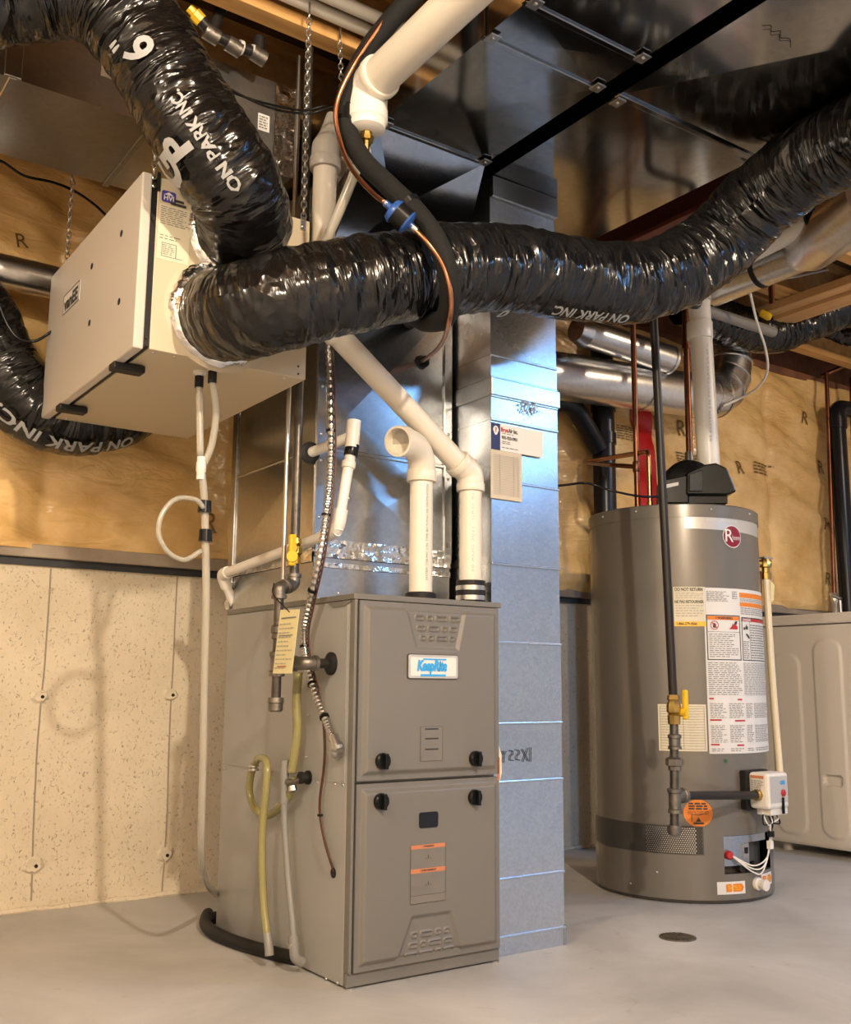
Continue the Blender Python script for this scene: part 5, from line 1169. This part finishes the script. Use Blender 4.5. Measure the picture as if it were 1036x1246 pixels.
# round orange caution sticker
uo, vo = cy.px(850, 989.5); MB().add([cy(uo+.046*math.cos(g), vo+.0425*math.sin(g), .0015) for g in np.linspace(0, 2*math.pi, 33)[:-1]]+[cy(uo, vo, .0022)], [(i, (i+1) % 32, 32) for i in range(32)]).build('caution_sticker', 'orange', wh, 40)
bars(cy, copylines(uo-.030, vo+.010, uo+.030, vo+.034, 3, .6, .1, .014)+copylines(uo-.034, vo-.004, uo+.034, vo+.008, 3, .3, .1, .012)+[(uo-.016, vo-.034, uo+.016, vo-.028)], .0035).build('printed_lines', 'ink', wh)
MB().add([cy(uo-.008, vo-.026, .0035), cy(uo+.008, vo-.026, .0035), cy(uo, vo-.012, .0035)], [(0, 1, 2)]).build('pictogram', 'ink', wh)
bars(cy, [(uo-.022, vo-.026, uo-.020, vo-.006), (uo-.022, vo-.006, uo+.012, vo-.0045)], .0035).build('pictogram_line', 'ink', wh)
u, v = cy.px(883, 926); MB().add([cy(u+.006*math.cos(g), v+.006*math.sin(g), .0015) for g in np.linspace(0, 6.28, 13)[:-1]], [tuple(range(12))]).build('green_dot', M('green_dot_ink', (.01, .10, .03), .5), wh)
# orange arrow stickers near the base
for px0, px1, pyc, fl in ((873, 907, 1081, 0), (929, 943.5, 1074, 1)):
    u0, u1 = cy.px(px0, pyc)[0], cy.px(px1, pyc)[0]
    if fl: u0, u1 = cy.px(927, pyc)[0], cy.px(939, pyc)[0]
    vc = cy.px(min(px0, 925), pyc)[1]+(.006 if fl else 0)
    plate(cy, u0, vc-.019, u1, vc+.019, .0012, .001, 4).build('arrow_sticker', 'paper', wh)
    s0 = u0+.03 if not fl else u0+.006; hh = .012
    MB().add([cy(a_, c_, .0024) for a_, c_ in ((s0, vc-hh), (u1-.014, vc-hh), (u1-.006, vc), (u1-.014, vc+hh), (s0, vc+hh))], [(0, 1, 2, 3, 4)]).build('arrow_print', 'orange', wh)
    bars(cy, copylines(s0+.006, vc-.008, u1-.014, vc+.008, 3, .4, .2, .014), .0030).build('printed_lines', 'amber', wh)
# drain valve
p_ = cy(*cy.px(921, 1075), 0); dv_ = nrm(p_-V(WX, WY, p_[2]))
MB().lathe(p_, dv_, [(0, .020), (.010, .020), (.012, .013), (.026, .013), (.028, .018), (.038, .018)], 18).build('drain_valve', 'pvc_white', wh, 40)
# blower on the lid
zt_ = WH
bx0 = at(852, 590, 'y', WY)
fw2 = nrm(V(_fw[0], _fw[1], 0)); rt = nrm(V(_r[0], _r[1], 0))
def W(px, py, dep):
    """point on the upright plane through the tank axis, moved dep metres towards the viewer"""
    n_ = fw2; d = ray(px, py); o_ = V(WX, WY, 0)-fw2*dep; t_ = np.dot(o_-CAM, n_)/np.dot(d, n_); return CAM+d*t_
c0 = W(840, 585, .02); zc_ = c0[2]
MB().lathe(W(841, 592, .10), fw2, [(0, .085), (.012, .100), (.09, .100), (.10, .088)], 40).build('blower_scroll', 'black', wh, 40)
A_ = [W(px, py, .13) for px, py in ((836, 602), (836, 575), (858, 565), (872, 563), (885, 569), (897, 598), (886, 602))]
MB().prism(A_, fw2*.16).build('blower_hood', 'black', wh, bevel=.006)
A_ = [W(px, py, .135) for px, py in ((839, 598), (839, 577), (856, 571), (856, 598))]
MB().prism(A_, fw2*.02).build('hood_panel', 'abs', wh, bevel=.003)
A_ = [W(px, py, .11) for px, py in ((838, 613), (838, 598), (886, 598), (886, 613))]
o = MB().prism(A_, fw2*.14).build('blower_base', 'black', wh, bevel=.003)
A_ = [W(px, py, .12) for px, py in ((808, 612), (808, 584), (838, 578), (838, 612))]; o = MB().prism(A_, fw2*.12).build('motor_box', 'black', wh, bevel=.003)
A_ = [W(px, py, .123) for px, py in ((811, 594), (811, 589.5), (826, 586.5), (826, 590.5))]; MB().prism(A_, fw2*.002).build('motor_label', 'paper', wh)
# gas control on the front
gp = cy(*cy.px(917, 960), 0); gn = nrm(V(gp[0]-WX, gp[1]-WY, 0)); 
gt = V(-gn[1], gn[0], 0)
def G(s, h, d): return gp+gt*s+V(0, 0, h)+gn*d
def gbox(s0, s1, h0, h1, d0, d1): 
    P = [G(s0, h0, d0), G(s1, h0, d0), G(s1, h1, d0), G(s0, h1, d0)]; return MB().prism(P, gn*(d1-d0))
gbox(-.065, .055, -.062, .062, -.004, .022).build('control_backplate', 'rubber', wh, bevel=.004)
cb = gbox(-.052, .060, -.055, .058, .020, .092).build('gas_control', 'pvc_white', wh, bevel=.010, label='white gas control with dial buttons'); sc_ = sub(cb)
fG = Flat(G(0, 0, .0925), gt, (0, 0, 1)); fL = Flat(G(-.0525, 0, .056), np.cross(V(0, 0, 1), -gt), (0, 0, 1))
bars(fL, [(-.026, .040, .022, .049)], .0008).build('caution_band', 'rust', sc_); bars(fL, copylines(-.026, -.006, .022, .036, 9, .45, .3, .008), .0008).build('printed_lines', 'ink_grey', sc_)
bars(fG, [(-.040, -.035, .050, .046)], .0004).build('front_panel', 'badge', sc_)
text(fG, 'on', .025, .028, .024, .0012, .0010).build('lettering', 'blue', sc_)
MB().lathe(fG(.026, -.006, 0), gn, [(0, .011), (.004, .011), (.006, .008)], 18).build('control_knob', 'red', sc_, 40)
gbox(-.030, .060, -.075, -.052, .03, .085).build('terminal_cover', 'pvc_white', sc_, bevel=.004)
MB().lathe(G(.03, -.07, .05), gt, [(0, .008), (.03, .008), (.032, .011), (.045, .011)], 8).build('brass_port', 'brass', sc_, 30)
rnw = random.Random(2)
rp = pt
for k in range(7):
    s0 = -.035+.013*k; P = [G(s0, -.058, .05), G(s0+rnw.uniform(-.02, .02), -.085-rnw.random()*.02, .06), G(.012+rnw.uniform(-.008, .008), -.105, .055), G(.018, -.135, .045)]
    MB().tube(spline(P, 6), .0026, 6).build('control_wire', 'wire_white' if k % 3 == 0 else 'black', wh, 180)
for k in range(3):
    P = [G(.018+.004*k, -.13, .045), G(.022+.004*k, -.17, .035), G(.010-.01*k, -.215-.018*k, .03), G(-.05, -.232-.010*k, .022), rp+gn*.012]
    MB().tube(spline(P, 8), .0024, 6).build('igniter_wire', 'wire_white', wh, 180)
gbox(.016, .032, -.185, -.160, .03, .044).build('wire_connector', 'wire_white', wh)
MB().lathe(G(.018, -.128, .046), (0, 0, -1), [(0, .011), (.018, .011)], 10).build('zip_tie', 'black', wh)
MB().lathe(G(.022, -.02, .094), (0, 0, -1), [(0, .005), (.05, .005)], 8).build('sensor_plug', 'black', wh, 40)
# brass relief valve and cream discharge pipe
t = Thing('relief_pipe', 'cream discharge pipe hanging from a brass relief valve on the water heater', 'pipe', W(951, 970, .03))
R0, R1 = W(932, 690, -.04), W(951, 962, .03)
MB().tube(spline([R0-V(0, 0, .03), lerp(R0, R1, .5)+rt*-.004, R1], 8), .0125, 18).build('discharge_pipe', 'cpvc', t, 40)
MB().lathe(R0+V(0, 0, .03), (0, 0, -1), [(0, .014), (.012, .021), (.03, .021), (.034, .014), (.05, .014), (.052, .018), (.075, .018)], 10).build('relief_valve', 'brass', t, 30)
MB().tube([R0+V(0, 0, .014)-rt*.045, R0+V(0, 0, .014)+rt*.02], .013, 12).build('valve_inlet', 'brass', t, 40)
MB().box(R0[0]-.02, R0[0]+.03, R0[1]-.012, R0[1]+.012, R0[2]+.030, R0[2]+.036).build('test_lever', 'steel', t)
P_ = [W(px, py, -.02) for px, py in ((938, 706), (943, 712), (942, 730), (938, 734))]; MB().prism(P_, fw2*.001).build('valve_tag', 'yellow_paper', t)
MB().tube([W(926, 695, -.03), W(926, 760, -.03)], .005, 8).build('pull_rod', 'copper', t)

# vent of the water heater
t = Thing('heater_vent_pipe', 'white PVC vent pipe rising from the blower and turning along the ceiling', 'pipe', at(862, 565, 'y', .45))
v0_ = at(863, 568, 'y', .45); v1_ = at(847, 352, 'y', .45); v1_[0] = v0_[0]-.01
zv_ = 2.285; RH = .043
va = V(v0_[0]-.0, .45, v0_[2]-.03); vb_ = V(v0_[0]-.022, .45, zv_); A_ = at(1030, 247, 'z', zv_); A_ = vb_+(A_-vb_)*1.0
MB().tube([V(va[0], va[1], WH+.05), va, vb_], RH, 28).build('riser', 'pvc_white', t, 40)
MB().lathe(V(va[0], va[1], WH-.001), (0, 0, 1), [(0, .062), (.05, .056), (.09, .052), (.10, .048)], 24).build('outlet_boot', 'black', t, 40)
MB().tube(fillet([vb_-V(0, 0, .10), vb_, lerp(vb_, A_, .12)], .08, 10), RH+.006, 28).build('elbow', 'pvc_white', t, 40)
coupling(t, vb_-V(0, 0, .22), (0, 0, 1), RH+.006, .07, 'pvc_white', 'coupling')
MB().tube([vb_, vb_+(A_-vb_)*1.6], RH, 28).build('horizontal_pipe', 'pvc_white', t, 40)
coupling(t, at(1000, 262, 'z', zv_), A_-vb_, RH+.007, .07, 'rubber', 'rubber_coupling')
for dz in (-.02, .02): coupling(t, at(1000, 262, 'z', zv_)+nrm(A_-vb_)*dz, A_-vb_, RH+.009, .012, 'black', 'clamp')
pipe_print(t, (va+vb_)/2, va[2]+.12, vb_[2]-.28, RH+.0005, -2.0, '03 SYSTEM 636 PVC CLASS IIA 65 C', .012, 'ink_soft')
# gas drop for the water heater
t = Thing('heater_gas_pipe', 'black gas pipe dropping in front of the water heater with a yellow cock', 'pipe', at(822, 1010, 'y', 0))
gx2, gy2 = 1.095, .0
g_top = at(796, 385, 'y', gy2); g_v = at(820, 858, 'y', gy2); g_t = at(821, 968, 'y', gy2); g_c = at(821, 1010, 'y', gy2)
RW = .0128
g_top2 = g_top+(g_top-g_v)/np.linalg.norm(g_top-g_v)*.05
gu = V(g_top2[0]-.002, g_top2[1], 1.90); MB().tube(fillet([gu+V(.22, 0, .285), gu+V(.22, 0, 0), gu, g_v], .03, 8), RW, 16).build('pipe', 'blackpipe', t, 40)
vb2 = MB().lathe(g_v+V(0, 0, .03), (0, 0, -1), [(0, .017), (.014, .019), (.016, .015), (.030, .021), (.05, .021), (.056, .015), (.060, .019), (.085, .018)], 8).build('valve_body', 'brass', t, 30)
MB().box(g_v[0]+.018, g_v[0]+.034, g_v[1]-.030, g_v[1]-.014, g_v[2]-.042, g_v[2]+.045).build('valve_handle', 'yellow', sub(vb2), bevel=.005)
MB().lathe(g_v+V(.024, -.016, -.020), (.3, -1, 0), [(-.03, .009), (0, .014), (.012, .014)], 14).build('handle_boss', 'yellow', sub(vb2), 40)
MB().tube([g_v-V(0, 0, .04), g_t], RW, 16).build('nipple', 'iron', t, 40)
z_ = lambda py: at(821, py, 'y', gy2)
MB().lathe(z_(893), (0, 0, -1), [(0, .015), (.003, .020), (.012, .020), (.014, .017), (.034, .017), (.036, .020), (.044, .020)], 16).build('coupling', 'malleable', t, 40)
MB().lathe(z_(921), (0, 0, -1), [(0, .017), (.006, .026), (.024, .026), (.026, .019), (.038, .019), (.040, .014)], 8).build('union', 'malleable', t, 30)
MB().lathe(z_(959), (0, 0, -1), [(0, .015), (.002, .022), (.012, .021), (.014, .018), (.058, .018), (.060, .021), (.070, .021)], 16).build('tee', 'malleable', t, 40)
MB().tube([g_t, g_c], RW, 16).build('drip_leg', 'iron', t, 40)
MB().lathe(g_c+V(0, 0, .014), (0, 0, -1), [(0, .020), (.012, .021), (.026, .018), (.03, .012)], 16).build('drip_cap', 'malleable', t, 40)
ge = G(-.052, -.012, .055); gs2 = g_t+V(0, 0, .0)
MB().lathe(gs2, ge-gs2, [(0, .018), (.035, .018), (.037, .022), (.048, .022)], 16).build('tee_outlet', 'malleable', t, 40)
MB().tube([gs2, ge], RW, 16).build('supply_nipple', 'blackpipe', t, 40)
MB().lathe(ge, gs2-ge, [(-.002, .018), (.014, .018), (.016, .014)], 8).build('brass_nut', 'brass', t, 30)
# copper water pipes
t = Thing('hot_water_pipe', 'dark copper water pipe with side branches rising left of the gas pipe', 'pipe', at(775, 612, 'y', .55))
y_ = .50
c_b = at(776, 612, 'y', y_); c_t = at(774, 380, 'y', y_); c_t[0] = c_b[0]+.004; ct2 = V(c_t[0], y_, 2.39)
MB().tube([V(c_b[0], y_, WH-.01), ct2], .0105, 14).build('riser', 'copper', t, 40)
m1 = at(775, 568, 'y', y_); MB().tube(fillet([V(c_b[0], y_, m1[2]), at(745, 566, 'y', y_+.1), at(714, 563, 'y', 1.0)], .02), .0085, 12).build('branch', 'copper', t, 40)
coupling(t, V(c_b[0], y_, m1[2]), (0, 0, 1), .0125, .04, 'copper', 'tee')
t = Thing('cold_water_pipe', 'bright copper pipe looping down onto the water heater lid', 'pipe', at(790, 608, 'y', .45))
P = ats('y', (714, 562, 1.02), (752, 556, .60), (786, 549, .42), (791, 556, .42), (791, 607, .42)); P[-1][2] = WH
P = [P[0], at(788, 549, 'y', .42), V(P[-1][0], .42, WH)]; P[1][0] = P[2][0]
MB().tube(fillet(P, .025, 8), .0092, 14).build('copper_tube', 'copper_new', t, 40)
MB().lathe(V(P[2][0], .42, WH), (0, 0, 1), [(-.001, .022), (.006, .022), (.008, .015), (.03, .015), (.032, .012), (.05, .011)], 14).build('brass_union', 'brass', t, 30)
t = Thing('copper_riser', 'thick copper pipe rising behind the blower beside the white vent pipe', 'pipe', at(838, 560, 'y', .62))
c_b = at(839, 556, 'y', .62); MB().tube([V(c_b[0], .62, WH), V(c_b[0]+.01, .62, 2.39)], .0135, 14).build('pipe', 'copper', t, 40)
MB().lathe(V(c_b[0], .62, c_b[2]+.02), (0, 0, -1), [(0, .016), (.03, .019), (.04, .019)], 12).build('coupling', 'malleable', t, 40)
MB().lathe(V(c_b[0]+.008, .62, at(838, 425, 'y', .62)[2]), (0, 0, 1), [(0, .018), (.02, .018)], 12).build('pipe_clamp', 'copper', t, 40)

# black ABS waste pipes
t = Thing('waste_pipe', 'thick black ABS waste pipe standing at the wall behind the water heater', 'pipe', (1.94, 1.09, 0))
MB().tube([V(1.94, 1.09, 0), V(1.94, 1.09, 2.39)], .050, 24).build('stack', 'abs', t, 40)
P = [at(660, 486, 'y', 1.06), at(697, 491, 'y', 1.06), V(1.90, 1.08, at(725, 545, 'y', 1.08)[2])]; MB().tube(fillet(P, .06, 8), .042, 20).build('branch', 'abs', t, 40)
for py in (540, 500): MB().lathe(V(1.94, 1.09, at(730, py, 'y', 1.09)[2]), (0, 0, 1), [(0, .056), (.05, .056)], 24).build('hub', 'abs', t, 40)
t = Thing('standpipe', 'black ABS laundry standpipe with elbow at the right wall', 'pipe', at(1026, 740, 'y', 1.055))
q0 = at(1024, 745, 'y', 1.055); q1 = at(1018, 500, 'y', 1.055); q0[0] = q1[0]-.005
MB().tube(fillet([V(q1[0], 1.055, .02), V(q1[0], 1.055, q1[2]+.02), V(q1[0]+.5, 1.055, q1[2]+.05)], .06, 8), .045, 20).build('pipe', 'abs', t, 40)
MB().lathe(V(q1[0], 1.055, q1[2]-.10), (0, 0, 1), [(0, .052), (.06, .052)], 20).build('hub', 'abs', t, 40)
for lb, px0, px1, yy in (('copper laundry supply pipe left of the black standpipe', 1006, 1016, 1.08), ('copper laundry supply pipe right of the black standpipe', 1036, 1044, 1.05)):
    t = Thing('supply_pipe', lb, 'pipe', at(px1, 745, 'y', yy)); a_ = at(px0, 455, 'y', yy); c_ = at(px1, 735, 'y', yy)
    MB().tube([V(a_[0], yy, 2.39), V(c_[0], yy, c_[2])], .0115, 12).build('riser', 'copper', t, 40)
    vv = MB().lathe(V(c_[0], yy, c_[2]+.06), (0, 0, -1), [(0, .013), (.02, .02), (.05, .02), (.06, .014), (.16, .013)], 10).build('laundry_valve', 'steel', t, 30)
    MB().tube([V(c_[0]-.06, yy-.02, c_[2]+.045), V(c_[0]+.03, yy-.02, c_[2]+.03)], .009, 8).build('valve_lever', 'steel', sub(vv), 40)
    MB().tube([V(c_[0]+.02, yy-.02, c_[2]+.02), V(c_[0]+.02, yy-.02, .9)], .010, 10).build('braided_hose', 'conduit', t, 40)
# pipes and cable at the joists, top right
t = Thing('ceiling_copper_pipe', 'copper pipe elbowing under the joists, top right', 'pipe', at(935, 340, 'z', 2.36))
P = [at(1050, 290, 'z', 2.36), at(938, 334, 'z', 2.36), at(936, 372, 'x', at(938, 334, 'z', 2.36)[0])]; P[2][1] = P[1][1]
MB().tube(fillet(P, .03, 8), .0125, 14).build('pipe', 'copper', t, 40)
t = Thing('ceiling_copper_pipe', 'copper pipe along the brown rim board at far right', 'pipe', at(1012, 453, 'y', 1.12))
MB().tube([at(1000, 458, 'y', 1.12), at(1050, 435, 'y', .95)], .012, 12).build('pipe', 'copper', t, 40)
t = Thing('white_cable', 'white cable hanging in a loop from the joists past the elbow duct', 'cable', at(935, 440, 'y', .70))
MB().tube(spline(ats('y', (908, 324, .42), (912, 350, .46), (921, 390, .52), (932, 425, .58), (934, 452, .64), (922, 472, .72), (900, 485, .82), (880, 494, .84)), 10), .0055, 10).build('cable', 'wire_white', t, 180)
for lb, pts in (('white cable stapled to the joist web, top right', ((918, 325, .5), (940, 333, .5), (958, 338, .5), (985, 333, .5), (1012, 327, .54))), ('thin white cable pair behind the vent pipe', ((880, 358, .7), (900, 348, .7), (925, 338, .7))), ('grey cable at the right edge over the flexible duct', ((1008, 401, .6), (1030, 394, .6), (1060, 384, .6)))):
    P = spline(ats('y', *pts), 8); t = Thing('white_cable', lb, 'cable', P[0]); MB().tube(P, .006, 8).build('cable', 'wire_white', t, 180)
t = Thing('grey_plastic_pipe', 'grey plastic pipe with a yellow cap under the joists, right', 'pipe', at(900, 375, 'y', .55))
A_ = at(845, 373, 'y', .62); B_ = at(940, 377, 'y', .62); B_[2] = A_[2]+.0; B_ = A_+(B_-A_)
MB().tube([A_, B_], .024, 16).build('pipe', 'hose_grey', t, 40)
C_ = at(931, 383, 'y', .58); MB().lathe(C_, (.4, -.6, -.5), [(-.02, .016), (.02, .018), (.03, .012)], 14).build('yellow_cap', 'yellow', t, 40)

# ================================================================== WASHER
wa = Thing('washing_machine', 'warm grey washing machine with embossed side panels, right of the water heater', 'washing machine', (2.9, .45, 0))
XW, YW0, YW1, ZW = 2.56, .07, .80, .985
fW = Flat((XW, 0, 0), (0, -1, 0), (0, 0, 1))
zt1 = ZW-.048
emb = []
for pxs, pys in (((943, 978), (796, 1016)), ((996, 1030), (778, 1022))):
    u0 = fW.px(pxs[0], 900)[0]; u1 = fW.px(pxs[1], 900)[0]; emb.append((u0, fW.px(pxs[1], pys[1])[1], u1, fW.px(pxs[1], pys[0])[1]))
hu_, hv2 = fW.px(1015, 950)
def wf(u, v):
    h = 0.
    for e_ in emb:
        qv = rrect(u, v, *e_, min(.05, (e_[2]-e_[0])*.5-.002)); h += .007*ss(-.006, .006, qv)
    qv = rrect(u, v, hu_-.042, hv2-.020, hu_+.042, hv2+.020, .018); h -= .022*ss(-.004, .004, qv)
    ed = min(u+YW1, -YW0-u, v-.035, zt1-v); return h-.006*(1-ss(0, .012, ed))
hfield(fW, -YW1, -YW0, 130, .035, zt1, 150, wf).build('side_panel', 'washer', wa, 60)
MB().box(XW+.012, XW+.68, YW0+.01, YW1-.005, .035, zt1).build('body', 'washer', wa, bevel=.008)
MB().box(XW-.006, XW+.69, YW0-.004, YW1+.004, zt1+.004, ZW).build('top_lid', 'washer', wa, bevel=.008)
MB().box(XW+.20, XW+.66, YW1-.16, YW1, ZW, ZW+.012).build('rear_console', 'washer', wa, bevel=.006)
for x, y in ((XW+.05, YW0+.08), (XW+.05, YW1-.08), (XW+.62, YW0+.08), (XW+.62, YW1-.08)):
    MB().lathe((x, y, 0), (0, 0, 1), [(0, .022), (.03, .022), (.036, .015)], 14).build('foot', 'pvc_grey_shade', wa, 40)
t = Thing('paper_sheet', 'white sheet of paper lying on the washing machine', 'paper', (XW+.06, YW1-.15, ZW))
MB().box(XW+.02, XW+.24, YW1-.26, YW1-.08, ZW, ZW+.0015).build('sheet', 'paper', t)

# repeats carry one group phrase; small print is uncountable
GROUPS = {'flexible_duct': 'black flexible ducts', 'round_duct': 'galvanised round ducts', 'white_cable': 'cables at the right ceiling', 'power_cord': 'black power cords', 'control_wire': 'thin control wires',
          'ceiling_lamp': 'bare bulb ceiling lamps', 'supply_pipe': 'laundry supply pipes', 'ceiling_copper_pipe': 'copper pipes at the right ceiling'}
for o in bpy.data.objects:
    base = o.name.split('.')[0]
    if o.parent is None and base in GROUPS: o['group'] = GROUPS[base]
    if base in ('printed_lines', 'table_lines'): o['kind'] = 'stuff'
